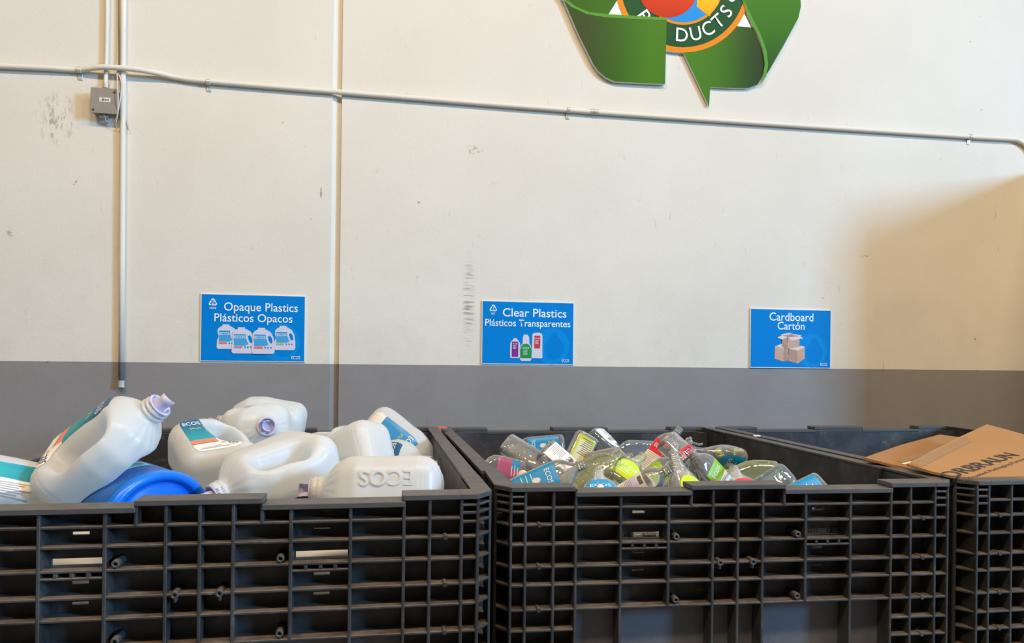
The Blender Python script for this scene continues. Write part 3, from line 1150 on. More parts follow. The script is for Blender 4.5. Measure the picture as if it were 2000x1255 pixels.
def jug_sdf(X, Y, Zz):
    d2 = sd_poly(X, Zz, JUG_OUT) - JUG_R
    ht = .079 - .022 * sstep(.215, .30, Zz) - .015 * sstep(.02, .105, X) * sstep(.03, .09, Zz) * (1 - .3 * sstep(.22, .27, Zz))
    r = .052
    w0, w1 = d2 + r, np.abs(Y) - ht + r
    d = np.minimum(np.maximum(w0, w1), 0) + np.hypot(np.maximum(w0, 0), np.maximum(w1, 0)) - r
    # recessed label panels front and back, two creases near the foot, flutes on the shoulder
    pan = sd_poly(X, Zz, [(-.075, .052), (.060, .040), (.070, .058), (.036, .088), (.014, .150), (.010, .222), (-.060, .222), (-.075, .200)])
    d = d + .0016 * (1 - sstep(-.008, .002, pan)) * sstep(.03, .05, np.abs(Y))
    for z0 in (.030, .040):
        d = d + .0016 * np.exp(-((Zz - z0 - .06 * np.abs(X)) / .0035) ** 2)
    ang = np.arctan2(Y, X - NECK_X)
    d = d + .0013 * np.sin(ang * 20) * sstep(.235, .262, Zz) * (1 - sstep(.285, .296, Zz)) * sstep(.2, .9, np.abs(np.sin(ang * .5 + .6)))
    # hand-hold through the jug
    ax, az, bx, bz = .053, .112, .041, .192
    t = np.clip(((X - ax) * (bx - ax) + (Zz - az) * (bz - az)) / ((bx - ax) ** 2 + (bz - az) ** 2), 0, 1)
    dh = np.hypot(X - ax - t * (bx - ax), Zz - az - t * (bz - az)) - (.0325 + .010 * (np.abs(Y) / .07) ** 2)
    d = smax(d, -dh, .028)
    # neck with its bead
    rr = np.hypot(X - NECK_X, Y)
    dn = np.maximum(rr - .0305, np.maximum(Zz - NECK_TOP, .25 - Zz))
    d = smin(d, dn, .016)
    for zb, rb in ((.297, .0348), (.309, .0335)):
        d = np.minimum(d, np.hypot(np.maximum(rr - rb + .002, 0), np.maximum(np.abs(Zz - zb) - .0018, 0)) - .002)
    bore = np.maximum(rr - .0265, .300 - Zz)
    d = np.maximum(d, -bore)
    return d


def surface_nets(f, lo, hi, h):
    ax = [np.arange(lo[i], hi[i] + h, h) for i in range(3)]
    G = np.meshgrid(*ax, indexing='ij')
    D = f(*G)
    n = D.shape
    ins = D < 0
    cnt = np.zeros((n[0] - 1, n[1] - 1, n[2] - 1))
    P = [np.zeros_like(cnt) for _ in range(3)]
    offs = [(i, j, k) for i in (0, 1) for j in (0, 1) for k in (0, 1)]
    sl = lambda o: tuple(slice(o[q], n[q] - 1 + o[q]) for q in range(3))
    for a in offs:
        for q in range(3):
            if a[q]:
                continue
            b = tuple(a[m] + (1 if m == q else 0) for m in range(3))
            da, db = D[sl(a)], D[sl(b)]
            cr = (da < 0) != (db < 0)
            t = np.where(cr, da / np.where(cr, da - db, 1), 0)
            cnt += cr
            for m in range(3):
                P[m] += np.where(cr, a[m] + (t if m == q else 0), 0)
    act = cnt > 0
    idx = -np.ones(cnt.shape, int)
    idx[act] = np.arange(act.sum())
    I = np.argwhere(act)
    V = np.stack([lo[m] + h * (I[:, m] + P[m][act] / cnt[act]) for m in range(3)], 1)
    F = []
    for q in range(3):
        u, v = (q + 1) % 3, (q + 2) % 3
        s0 = [slice(1, n[m] - 1) for m in range(3)]
        s0[q] = slice(0, n[q] - 1)
        s1 = list(s0)
        s1[q] = slice(1, n[q])
        a, b = ins[tuple(s0)], ins[tuple(s1)]
        for sign, msk in ((1, a & ~b), (-1, ~a & b)):
            J = np.argwhere(msk)
            base = J.copy()
            for m in (u, v):
                base[:, m] += 1
            def cell(du, dv):
                c = base.copy()
                c[:, u] -= du
                c[:, v] -= dv
                return idx[c[:, 0], c[:, 1], c[:, 2]]
            quad = np.stack([cell(1, 1), cell(0, 1), cell(0, 0), cell(1, 0)], 1)
            F.append(quad if sign > 0 else quad[:, ::-1])
    F = np.concatenate(F)
    # pull the points on to the surface and relax once
    e = h * .5
    for _ in range(2):
        x, y, z = V.T
        d = f(x, y, z)
        g = np.stack([f(x + e, y, z) - f(x - e, y, z), f(x, y + e, z) - f(x, y - e, z), f(x, y, z + e) - f(x, y, z - e)], 1) / (2 * e)
        V = V - (g * (d / np.maximum((g * g).sum(1), .2))[:, None]) * .8
    E = np.unique(np.sort(np.concatenate([F[:, [i, (i + 1) % 4]] for i in range(4)]), axis=1), axis=0)
    deg = np.bincount(E.ravel(), minlength=len(V))[:, None]
    for _ in range(3):
        S = np.zeros_like(V)
        np.add.at(S, E[:, 0], V[E[:, 1]])
        np.add.at(S, E[:, 1], V[E[:, 0]])
        V = V * .5 + S / np.maximum(deg, 1) * .5
    return V, F


V_, F_ = surface_nets(jug_sdf, (-.125, -.09, -.006), (.125, .09, .326), .0034)
ME_JUG = bpy.data.meshes.new('body')
ME_JUG.from_pydata(V_.tolist(), [], F_.tolist())
ME_JUG.materials.append(M_HDPE)
ME_JUG.polygons.foreach_set('use_smooth', [True] * len(ME_JUG.polygons))


def jug_front(x, z):
    """y of the front (or, by symmetry, back) surface at x, z"""
    x, z = np.atleast_1d(np.asarray(x, float)), np.atleast_1d(np.asarray(z, float))
    y = np.full(x.shape, -.1)
    for _ in range(40):
        y = y + np.maximum(jug_sdf(x, y, z), 0) * .9
    return y


def wrap_label(rows, cols, edge, matf, front, lift):
    """sheet laid over a curved front: edge(z) -> (x left, x right); matf(u, z) -> material slot"""
    V, F, MI = [], [], []
    zz = rows
    for z in zz:
        a, b = edge(z)
        xs = np.linspace(a, b, cols + 1)
        ys = front(xs, np.full(xs.shape, z)) - lift
        V += [(x, y, z) for x, y in zip(xs, ys)]
    for j in range(len(zz) - 1):
        a, b = edge((zz[j] + zz[j + 1]) / 2)
        for i in range(cols):
            k = j * (cols + 1) + i
            F.append((k, k + 1, k + cols + 2, k + cols + 1))
            MI.append(matf(a + (b - a) * (i + .5) / cols, (zz[j] + zz[j + 1]) / 2))
    me = bpy.data.meshes.new('label')
    me.from_pydata(V, [], F)
    me.polygons.foreach_set('material_index', MI)
    me.polygons.foreach_set('use_smooth', [True] * len(F))
    return me


def wrap_text(s, x, z, size, front, lift, rot=0.0, bold=0.0, width=None, align='CENTER'):
    me = text_mesh(s, size, align, bold, width)
    bm = bmesh.new()
    bm.from_mesh(me)
    bmesh.ops.subdivide_edges(bm, edges=[e for e in bm.edges if e.calc_length() > size * .35], cuts=1)
    c, s_ = math.cos(rot), math.sin(rot)
    n = len(bm.verts)
    co = np.array([v.co[:] for v in bm.verts])
    xx, zz = x + co[:, 0] * c - co[:, 1] * s_, z + co[:, 0] * s_ + co[:, 1] * c
    yy = front(xx, zz) - lift
    for v, a, b, d in zip(bm.verts, xx, yy, zz):
        v.co = (a, b, d)
    bm.to_mesh(me)
    bm.free()
    return me


def wrap_lines(segs, th, front, lift, name='small_print'):
    """printed text lines: (x0, x1, z) strips"""
    V, F = [], []
    for x0, x1, z in segs:
        xs = np.linspace(x0, x1, 5)
        for dz in (-th / 2, th / 2):
            ys = front(xs, np.full(xs.shape, z + dz)) - lift
            V += [(x, y, z + dz) for x, y in zip(xs, ys)]
        k = len(V) - 10
        F += [(k + i, k + i + 1, k + i + 6, k + i + 5) for i in range(4)]
    me = bpy.data.meshes.new(name)
    me.from_pydata(V, [], F)
    return me


M_LAB = print_ramp('blue green label print', 'Z', .08, .225, [(0, (46, 164, 168)), (.45, (34, 138, 160)), (.8, (38, 104, 148)), (1, (48, 98, 140))])
M_LABB = mat('bright blue label print', (20, 142, 206), .35, .5, .05, 9)
M_LABW = mat('white label paper', (232, 228, 222), .5)
M_LABO = mat('coral band print', (242, 122, 102), .4)
M_LABG = mat('dark leaf print', (92, 128, 92), .4)
M_NAVY = mat('navy lettering', (42, 52, 96), .45)
M_PRINT = mat('grey small print', (150, 146, 146), .6)
M_YELG = mat('yellow green lettering', (190, 214, 70), .4)


def jug_edge(z):
    L = -.074 + .010 * max(0, (z - .205) / .03) ** 2 + .014 * max(0, (.050 - z) / .022) ** 2
    R = float(np.interp(z, [.028, .034, .046, .06, .075, .09, .12, .16, .21, .236], [.030, .050, .060, .050, .016, .004, -.006, -.012, -.012, -.016]))
    return L, R


def jug_mat(x, z):
    if z > .094:
        return 0
    if z > .072 and x < -.004:
        return 2
    if z > .066 and x < -.004:
        return 3
    return 1


_zr = [.028, .031, .034, .040, .046, .053, .060, .066, .072, .080, .087, .094, .102, .11, .12, .13, .14, .15, .16, .17, .18, .19, .2, .21, .218, .226, .232, .236]
ME_JL = wrap_label(_zr, 20, jug_edge, jug_mat, jug_front, .0013)
for q in (M_LAB, M_LABW, M_LABO, M_LABG):
    ME_JL.materials.append(q)
ME_JL2 = wrap_label(_zr, 20, jug_edge, lambda x, z: 0 if z > .07 else 1, jug_front, .0013)
for q in (M_LABB, M_LABW):
    ME_JL2.materials.append(q)
ME_JL3 = wrap_label(_zr[1:-2], 14, lambda z: (-.072, min(.0, jug_edge(z)[1])), lambda x, z: 0, jug_front, .0013)
ME_JL3.materials.append(M_LABW)
# teal over white text panel, as on the jug at the far left
ME_JL4 = wrap_label(list(np.linspace(.028, .236, 60)), 90, jug_edge, lambda x, z: 0 if x < -.034 + .05 * (z - .1) else 1, jug_front, .0013)
for q in (M_LAB, M_LABW):
    ME_JL4.materials.append(q)


def named(me, name, m):
    me.name = name
    me.materials.append(m)
    return me


ME_TE = named(wrap_text('ECOS', -.043, .203, .030, jug_front, .0022, width=.050, bold=.006), 'brand_lettering', M_WHITE)
ME_TP = named(wrap_text('Plus', -.040, .168, .020, jug_front, .0022, rot=.12), 'script_lettering', M_YELG)
ME_T225 = named(wrap_text('225', .034, .053, .021, jug_front, .0022, bold=.01, width=.028), 'load_number', M_NAVY)
ME_TL = named(wrap_text('LOADS', .036, .041, .0072, jug_front, .0022, width=.024), 'load_word', M_NAVY)
ME_SP = named(wrap_lines([(-.060, .02, .036), (-.056, .0, .042), (.002, .016, .060), (.002, .014, .056)], .0016, jug_front, .0022), 'small_print', M_PRINT)
ME_SP3 = named(wrap_lines([(-.066, -.008 - .008 * (k % 4), .045 + .0085 * k) for k in range(20)], .0022, jug_front, .0022), 'small_print', M_PRINT)
ME_SP4 = wrap_lines([(-.066, -.050, .06 + .012 * k) for k in range(12)], .003, jug_front, .0022)
V, F = [], []
for k in range(7):
    x0, z0, z1 = -.024 + .0052 * k, .05, .15 - .012 * (k % 3)
    zs = np.linspace(z0, z1, 8)
    for dx in (-.0009, .0009):
        V += [(x0 + dx, y, z) for y, z in zip(jug_front(np.full(8, x0 + dx), zs) - .0018, zs)]
    b0 = len(V) - 16
    F += [(b0 + i, b0 + i + 1, b0 + i + 9, b0 + i + 8) for i in range(7)]
ME_SP4 = bpy.data.meshes.new('small_print')
ME_SP4.from_pydata(V, [], F)
named(ME_SP4, 'small_print', M_PRINT)

# pouring spout insert: flat ring and a half-open tongue
bm = bmesh.new()
lathe(bm, [(.0262, .303), (.0262, .319), (.0305, .319), (.0312, .3205), (.0305, .322), (.0243, .322), (.0243, .306)], 28, NECK_X, 0)
n = 14
rings = []
for z, r, cut in ((.304, .0165, 0), (.322, .0162, 0), (.340, .0162, .25), (.356, .0176, .7)):
    ring = []
    for q in (0, .0016):
        for k in range(n + 1):
            a = -1.95 + 3.9 * k / n
            rr = r - q
            zz = z - (0.010 * (1 - math.cos(a)) * cut)
            ring.append(bm.verts.new((NECK_X - .002 + rr * math.cos(a), rr * math.sin(a), zz)))
    rings.append(ring)
m = n + 1
for A, B in zip(rings, rings[1:]):
    for o in (0, m):
        for k in range(n):
            bm.faces.new((A[o + k], A[o + k + 1], B[o + k + 1], B[o + k]))
    for k in (0, n):
        bm.faces.new((A[k], B[k], B[m + k], A[m + k]))
for k in range(n):
    bm.faces.new((rings[-1][k], rings[-1][k + 1], rings[-1][m + k + 1], rings[-1][m + k]))
lathe(bm, [(.0248, .304), (.0248, .3055)], 24, NECK_X, 0)
ME_SPOUT = mesh_of('spout', bm)
ME_SPOUT.materials.clear()
ME_SPOUT.materials.append(M_SPOUT)


def orient(pos, z, n, mid):
    """matrix: local z along z, local -y (the front) towards n, so that the point (0,0,mid) lies at pos"""
    z = z.normalized()
    y = -(n - z * n.dot(z)).normalized()
    x = y.cross(z)
    o = pos - z * mid
    return Matrix(((x.x, y.x, z.x, o.x), (x.y, y.y, z.y, o.y), (x.z, y.z, z.z, o.z), (0, 0, 0, 1)))


JG = 'white jugs heaped in the left container'


def jug(label, px, py, Y, z, front, face='none', emboss=False, group=JG, pos=None):
    P = pos if pos is not None else at(px, py, Y)
    M = orient(P, camdir(z), camdir(front), .150)
    root = empty('detergent_jug', label, 'jug', group, matrix=M)
    obj('body', ME_JUG, None, root)
    obj('spout', ME_SPOUT, None, root, True)['label'] = 'translucent white pouring spout'
    if face in ('teal', 'blue', 'text', 'wave'):
        lb = obj('label_sheet', {'teal': ME_JL, 'blue': ME_JL2, 'text': ME_JL3, 'wave': ME_JL4}[face], None, root)
        if face in ('teal', 'blue'):
            obj('brand_lettering', ME_TE, None, lb)
            obj('script_lettering', ME_TP, None, lb)
        if face == 'teal':
            obj('load_number', ME_T225, None, lb)
            obj('load_word', ME_TL, None, lb)
            obj('small_print', ME_SP, None, lb)
        if face == 'text':
            obj('small_print', ME_SP3, None, lb)
        if face == 'wave':
            obj('small_print', ME_SP4, None, lb)
    if emboss:
        me = text_mesh('ECOS', .052, 'CENTER', .004, .125, .0022)
        e = obj('embossed_lettering', me, M_HDPE, root)
        # on the narrow side away from the handle: reads towards the neck
        # text x -> local z, text normal -> local -x, text y -> (-x) x z = y
        R = Matrix(((0, 0, -1, -.1114), (0, 1, 0, -.020), (1, 0, 0, .125), (0, 0, 0, 1)))
        e.matrix_basis = R
    return root


jug('white jug tilted high on the pile, spout up, its teal label reading 225', 204, 878, 2.02, (.80, .56, .12), (-.50, .69, .44), 'teal')
jug('white jug with its white-lettered teal label facing up, behind the blue tub', 412, 884, 2.46, (-.58, .34, -.74), (.10, .95, .28), 'teal')
jug('white jug right of the blue tub, handle hole on top, spout facing front', 538, 925, 2.13, (-.62, -.24, .74), (.21, -.88, -.32))
jug('topmost back white jug pointing its round spout straight at the viewer', 500, 836, 2.72, (.36, .12, .93), (0, 1, .05))
jug('white jug whose small spout sticks out left behind the labelled jugs', 514, 832, 3.08, (-.95, .20, .05), (0, -.2, .9))
jug('white jug with only a paper text label showing, low behind the others', 610, 896, 2.86, (-.80, -.1, -.45), (-.05, .80, .60), 'text')
jug('white jug showing its plain base to the right, leaning in the middle of the pile', 680, 912, 2.48, (-.80, -.42, -.42), (.50, -.2, -.85))
jug('white jug lying along the front rim with raised lettering on its side', 746, 958, 1.97, (-1, .0, .03), (0, .95, -.28), 'none', True)
jug('white jug with a bright blue label in the back right corner of the pile', 773, 879, 2.90, (.76, -.50, .38), (-.05, .32, .94), 'blue')
jug('white jug with its spout pointing right towards the container wall', 752, 926, 2.64, (.86, .10, .35), (-.35, .62, .62), 'teal')
jug('white jug peeking out behind the jug with the plain base', 690, 908, 3.02, (0, -1, .05), (1, 0, .05))
jug('white jug mostly hidden behind the jug with raised lettering, beside the container wall', 762, 980, 2.24, (-1, -.05, -.15), (-.04, .4, -.9))
jug('white jug at the far left with a teal and white text label', 44, 996, 2.02, (.78, -.26, -.50), (.22, .62, .75), 'wave')
jug('white jug underneath the high tilted jug, by the front rim', 92, 1100, 1.93, (-.95, .10, .10), (-.1, -.8, .5))
for label, x, y, z_, ax, fr, fc in (
        ('white jug low in the left container, seen through its left hand slot', -.62, 1.885, .70, (1, .02, 0), (0, -1, .1), 'teal'),
        ('white jug low in the left container, seen through its right hand slot', -.02, 1.885, .845, (1, 0, .02), (0, -1, .1), 'none')):
    jug(label, 0, 0, 0, ax, fr, fc, pos=Vector((x, y, z_)))

# ---- blue oval tub lying on its side
TBX = camdir((.86, -.16, .48))
M_TUB = milky('dull blue tub plastic', (52, 112, 190), .25, .35)
M_LIDB = mat('bright blue lid plastic', (6, 118, 236), .32, .5, .05, 8)
M_TLAB = mat('pale green tub label', (120, 196, 196), .45)
tub = empty('detergent_tub', 'blue oval plastic tub lying on its side at the front of the jugs', 'tub', None, matrix=orient(at(282, 994, 2.03), TBX, camdir((-.1, -.98, .1)), .075))


def oval(bm, prof, ex=1.30, seg=40):
    rings = []
    for r, z in prof:
        r *= 1.12
        rings.append([bm.verts.new((r * ex * math.cos(2 * PI * k / seg), r * math.sin(2 * PI * k / seg), z)) for k in range(seg)])
    for a, b in zip(rings, rings[1:]):
        for k in range(seg):
            bm.faces.new((a[k], a[(k + 1) % seg], b[(k + 1) % seg], b[k]))
    bm.faces.new(rings[0][::-1])
    bm.faces.new(rings[-1])


bm = bmesh.new()
oval(bm, [(.072, -.046), (.084, -.043), (.0905, -.034), (.0925, .0), (.0935, .05), (.0940, .112), (.090, .118)])
obj('tub_body', bm, M_TUB, tub, True)
bm = bmesh.new()
oval(bm, [(.092, .105), (.0955, .107), (.0965, .128), (.0945, .136), (.0885, .139), (.080, .138), (.0765, .134), (.074, .124), (.070, .122), (.064, .1225), (.060, .126), (.02, .127)])
obj('lid', bm, M_LIDB, tub, True)['label'] = 'brighter blue lid with a recessed face'
bm = bmesh.new()
vs = []
for z in (.02, .06):
    rr = float(np.interp(z, [.012, .04, .085], [.0925, .0932, .0938])) * 1.12 + .0009
    vs.append([bm.verts.new((rr * 1.30 * math.cos(a), rr * math.sin(a), z)) for a in np.linspace(1.5, 2.7, 16)])
for k in range(15):
    bm.faces.new((vs[0][k], vs[0][k + 1], vs[1][k + 1], vs[1][k]))
lab = obj('label_sheet', bm, M_TLAB, tub, True)
bm = bmesh.new()
for (z0, z1, a0, a1) in ((.034, .037, 1.6, 2.4), (.041, .0425, 1.6, 2.2), (.047, .0485, 1.65, 2.45)):
    r0 = [float(np.interp(z, [.012, .04, .085], [.0925, .0932, .0938])) * 1.12 + .0016 for z in (z0, z1)]
    A = [[bm.verts.new((r0[i] * 1.30 * math.cos(a), r0[i] * math.sin(a), (z0, z1)[i])) for a in np.linspace(a0, a1, 10)] for i in (0, 1)]
    for k in range(9):
        bm.faces.new((A[0][k], A[0][k + 1], A[1][k + 1], A[1][k]))
obj('small_print', bm, M_INK, lab)
# ------------------------------------------------------------------ small clear bottles
class Kind:
    def __init__(self, prof, z0, z1, lw, arch=0.0):
        a = np.array(prof)
        self.z, self.w, self.d, self.n = a.T
        self.H = self.z[-1]
        self.z0, self.z1, self.lw, self.arch = z0, z1, lw, arch

    def front(self, x, z):
        w, d, n = np.interp(z, self.z, self.w), np.interp(z, self.z, self.d), np.interp(z, self.z, self.n)
        t = np.clip(1 - np.abs(x / w) ** n, 0.02, 1)
        return -d * t ** (1 / n)

    def mesh(self, seg=36):
        bm = bmesh.new()
        rings = []
        zs = []
        for a, b in zip(self.z, self.z[1:]):
            k = max(1, int((b - a) / .012))
            zs += [a + (b - a) * i / k for i in range(k)]
        zs.append(self.z[-1])
        for z in zs:
            w, d, n = np.interp(z, self.z, self.w), np.interp(z, self.z, self.d), np.interp(z, self.z, self.n)
            ring = []
            for k in range(seg):
                t = 2 * PI * (k + .5) / seg
                c, s = math.cos(t), math.sin(t)
                ring.append(bm.verts.new((w * math.copysign(abs(c) ** (2 / n), c), d * math.copysign(abs(s) ** (2 / n), s), z)))
            rings.append(ring)
        for a, b in zip(rings, rings[1:]):
            for k in range(seg):
                bm.faces.new((a[k], a[(k + 1) % seg], b[(k + 1) % seg], b[k]))
        # punted foot
        inner = [bm.verts.new((v.co.x * .55, v.co.y * .55, .006)) for v in rings[0]]
        for k in range(seg):
            bm.faces.new((rings[0][(k + 1) % seg], rings[0][k], inner[k], inner[(k + 1) % seg]))
        bm.faces.new(inner[::-1])
        bmesh.ops.recalc_face_normals(bm, faces=bm.faces)
        me = bpy.data.meshes.new('body')
        bm.to_mesh(me)
        bm.free()
        me.polygons.foreach_set('use_smooth', [True] * len(me.polygons))
        return me


def necked(z, r=.0132):
    out = []
    for a, q in ((0, r), (.003, r), (.0035, r + .0028), (.0055, r + .0028), (.006, r), (.010, r), (.0108, r + .0014), (.0125, r + .0014), (.0133, r), (.017, r), (.0178, r + .0012), (.0195, r + .0012), (.020, r - .0005), (.024, r - .001)):
        out.append((z + a, q, q, 2.0))
    return out


KINDS_B = {
    'dish': Kind([(0, .034, .020, 3.4), (.003, .040, .026, 3.8), (.010, .0425, .0285, 4.2), (.06, .0425, .0285, 4.4), (.130, .0425, .0285, 4.4), (.150, .0415, .0278, 4), (.166, .036, .0255, 3.2), (.178, .027, .022, 2.6), (.188, .0185, .0175, 2.2), (.196, .0140, .0140, 2)] + necked(.199), .016, .142, .034),
    'hand': Kind([(0, .032, .024, 3), (.003, .038, .030, 3.4), (.010, .041, .033, 3.8), (.10, .041, .033, 4), (.115, .039, .031, 3.4), (.128, .031, .026, 2.8), (.136, .021, .020, 2.2), (.141, .0145, .0145, 2)] + necked(.143, .0138), .016, .108, .032),
    'spray': Kind([(0, .042, .024, 2.8), (.003, .049, .031, 3), (.012, .053, .035, 3.2), (.05, .0545, .036, 3.2), (.085, .053, .035, 3.1), (.110, .0475, .0325, 2.8), (.135, .037, .028, 2.5), (.155, .026, .0225, 2.2), (.175, .0185, .018, 2), (.195, .0160, .016, 2), (.205, .0152, .0152, 2)] + necked(.207, .0135), .014, .118, .044, .6),
    'round': Kind([(0, .027, .027, 2), (.003, .033, .033, 2), (.010, .0355, .0355, 2), (.11, .0355, .0355, 2), (.125, .034, .034, 2), (.14, .027, .027, 2), (.15, .0185, .0185, 2), (.158, .0145, .0145, 2)] + necked(.16, .0132), .02, .105, .031),
}
ME_B = {k: v.mesh() for k, v in KINDS_B.items()}
L_BLUE = mat('bright blue bottle label', (14, 150, 214), .35, .5, .04, 20)
L_LIME = mat('lime bottle label', (196, 222, 26), .35, .5, .04, 20)
L_GRN = mat('leaf green bottle label', (142, 188, 32), .35, .5, .04, 20)
L_RED = mat('red bottle label', (220, 40, 66), .35, .5, .04, 20)
L_PINK = mat('magenta bottle label', (176, 96, 148), .35, .5, .04, 20)
L_WHITE = mat('white bottle label', (234, 230, 224), .45)
L_YEL = mat('dull yellow green bottle label', (182, 192, 44), .4, .5, .06, 30)
L_PALE = mat('pale straw back label', (206, 204, 164), .45)
L_LILAC = mat('lilac bottle label', (206, 196, 232), .4)
M_CAP = mat('cream plastic cap', (236, 226, 206), .4)
_lab = {}


def bottle_label(kind, style):
    key = (kind, style)
    if key in _lab:
        return _lab[key]
    K = KINDS_B[kind]
    rows = list(np.linspace(K.z0, K.z1, 25))
    span = K.z1 - K.z0
    if style == 'strip':
        rows = list(np.linspace(K.z0 + span * .62, K.z0 + span * .96, 9))

    def edge(z):
        t = (z - K.z0) / span
        lw = K.lw
        if K.arch and t > 1 - K.arch:
            q = (t - 1 + K.arch) / K.arch
            lw = K.lw * math.sqrt(max(0.0, 1 - q ** 2.2)) + .0008
        lw = min(lw, float(np.interp(z, K.z, K.w)) * .93)
        return -lw, lw
    mats = {'blue': [L_BLUE], 'red_white': [L_WHITE, L_RED], 'lime_white': [L_WHITE, L_GRN], 'red_band': [L_WHITE, L_RED], 'lime': [L_LIME], 'red': [L_RED], 'pink': [L_PINK, L_BLUE], 'white': [L_WHITE, L_WHITE], 'yellow': [L_YEL, L_PALE], 'lilac': [L_WHITE, L_LILAC], 'strip': [L_RED]}[style]

    def mf(x, z):
        t = (z - K.z0) / span
        if style in ('red_white', 'lime_white'):
            return 1 if t > .60 else 0
        if style == 'red_band':
            return 1 if t > .70 else 0
        if style == 'pink':
            return 1 if .1 < t < .4 and x > 0 else 0
        if style == 'yellow':
            return 1 if .12 < t < .78 and abs(x) < K.lw * .72 else 0
        if style == 'lilac':
            return 1 if .3 < t < .75 else 0
        return 0
    me = wrap_label(rows, 16, edge, mf, K.front, .0007)
    for q in mats:
        me.materials.append(q)
    texts = []
    zt = K.z0 + span * (.80 if not K.arch else .58)
    w = K.lw * 1.35
    dark = style in ('white', 'lilac', 'yellow')
    tm = M_INK if dark else M_WHITE
    f = lambda m, nm, q: texts.append((nm, named(m, nm, q)))
    if style not in ('pink', 'yellow', 'lilac'):
        f(wrap_text('ECOS', 0, zt, .021, K.front, .0014, width=w, bold=.004), 'brand_lettering', tm)
    lines = []
    for k in range(9):
        t = .08 + .058 * k
        ww = K.lw * (.78 - .2 * ((k * 7) % 4) / 3)
        lines.append((-K.lw * .78, -K.lw * .78 + ww * 1.6, K.z0 + span * t))
    if style in ('red_white', 'lime_white', 'white', 'yellow', 'lilac', 'red_band'):
        f(wrap_lines(lines, .0016, K.front, .0014), 'small_print', M_PRINT if style != 'yellow' else M_INK)
    elif style != 'strip':
        f(wrap_lines(lines[2:7:2], .0022, K.front, .0014), 'small_print', M_WHITE)
    if style in ('white', 'lilac'):
        V, F = [], []
        for k in range(13):
            x0 = -K.lw * .6 + k * .0021
            for x in (x0, x0 + .0008 + .0007 * (k % 2)):
                for z in (K.z0 + span * .80, K.z0 + span * .95):
                    V.append((x, float(K.front(np.array([x]), np.array([z]))[0]) - .0015, z))
            b = len(V) - 4
            F.append((b, b + 2, b + 3, b + 1))
        m = bpy.data.meshes.new('barcode')
        m.from_pydata(V, [], F)
        f(m, 'barcode', M_INK)
    if style == 'blue':
        V = [(.010 * math.cos(a) * (1 if math.sin(a) < 0 else .9) , K.z0 + span * .50 + .010 * math.sin(a) * (1.35 if math.sin(a) > 0 else 1)) for a in np.linspace(0, 2 * PI, 18)[:-1]]
        m = bpy.data.meshes.new('drop_emblem')
        m.from_pydata([(x, float(K.front(np.array([x]), np.array([z]))[0]) - .0015, z) for x, z in V], [], [tuple(range(17))])
        f(m, 'drop_emblem', M_LABW)
    _lab[key] = (me, texts)
    return _lab[key]


BG = 'clear bottles heaped in the middle container'


def trigger_head(K):
    bm = bmesh.new()
    z = K.H
    lathe(bm, [(.0175, z - .022), (.0185, z - .02), (.0185, z + .002), (.012, z + .008)], 18)
    box(bm, (-.016, -.011, z + .006), (.044, .011, z + .028))
    tube(bm, [(.044, 0, z + .019), (.055, 0, z + .019)], .007, 10)
    tube(bm, [(.026, 0, z + .008), (.034, 0, z - .008), (.032, 0, z - .026), (.040, 0, z - .040)], .0045, 8)
    return bm


def bottle(label, kind, px, py, Y, z, front, tint='clear', style=None, back=None, cap=None, pos=None, roll=None):
    K = KINDS_B[kind]
    P = pos if pos is not None else at(px, py, Y)
    root = empty('clear_bottle', label, 'bottle', BG, matrix=orient(P, camdir(z), camdir(front), K.H * .48))
    o = obj('body', ME_B[kind], None, root)
    o.data = ME_B[kind]
    if not o.material_slots:
        ME_B[kind].materials.append(None)
    o.material_slots[0].link = 'OBJECT'
    o.material_slots[0].material = M_PETS[tint]
    for st, turn in ((style, 0), (back, PI)):
        if st is None:
            continue
        me, texts = bottle_label(kind, st)
        lb = obj('front_label' if not turn else 'back_label', me, None, root)
        lb.rotation_euler.z = turn
        for nm, t in texts:
            obj(nm, t, None, lb)
    if cap == 'cap':
        bm = bmesh.new()
        zz = K.H
        lathe(bm, [(.0165, zz - .021), (.0178, zz - .019), (.0175, zz + .004), (.0155, zz + .007), (.004, zz + .0075)], 24)
        obj('cap', bm, M_CAP, root, True)
    if cap == 'trigger':
        obj('trigger_head', trigger_head(K), M_PETS['clear'], root, True)
    return root


bottle('clear bottle with blue label lying at the back left, base to the right', 'dish', 1050, 873, 3.02, (-.97, -.10, -.2), (.08, .30, .95), 'clear', 'blue')
bottle('unlabelled clear bottle lying across the blue labelled one at the back left', 'dish', 1032, 893, 2.84, (.82, -.48, .3), (.3, .5, .8), 'grey')
bottle('clear bottle with magenta label lying nearest the left container wall', 'hand', 978, 915, 2.56, (-.85, .25, .35), (.25, .35, .9), 'clear', 'pink')
bottle('clear bottle with a cream cap by the front left of the heap', 'hand', 1058, 952, 2.24, (-.66, .48, .55), (.3, .5, .8), 'clear', None, None, 'cap')
bottle('clear bottle with white-lettered blue label slanting up at the front left rim', 'dish', 1070, 937, 2.12, (.88, .40, .1), (-.25, .45, .86), 'clear', 'blue')
bottle('clear bottle with a white barcode label, left of centre of the heap', 'hand', 1098, 908, 2.44, (.72, -.60, .3), (.25, .60, .75), 'clear', 'white')
bottle('clear bottle with a yellow green back label behind the barcode bottle', 'dish', 1124, 900, 2.68, (-.42, -.80, .35), (.35, .45, .82), 'grey', 'yellow')
bottle('clear bottle with a white oval label, highest at the back, base up left', 'spray', 1196, 882, 2.95, (.62, -.62, .42), (.80, .38, .42), 'blue', 'white')
bottle('unlabelled greenish clear bottle in front of the yellow green label', 'dish', 1158, 922, 2.36, (.84, .50, -.2), (-.3, .5, .8), 'green')
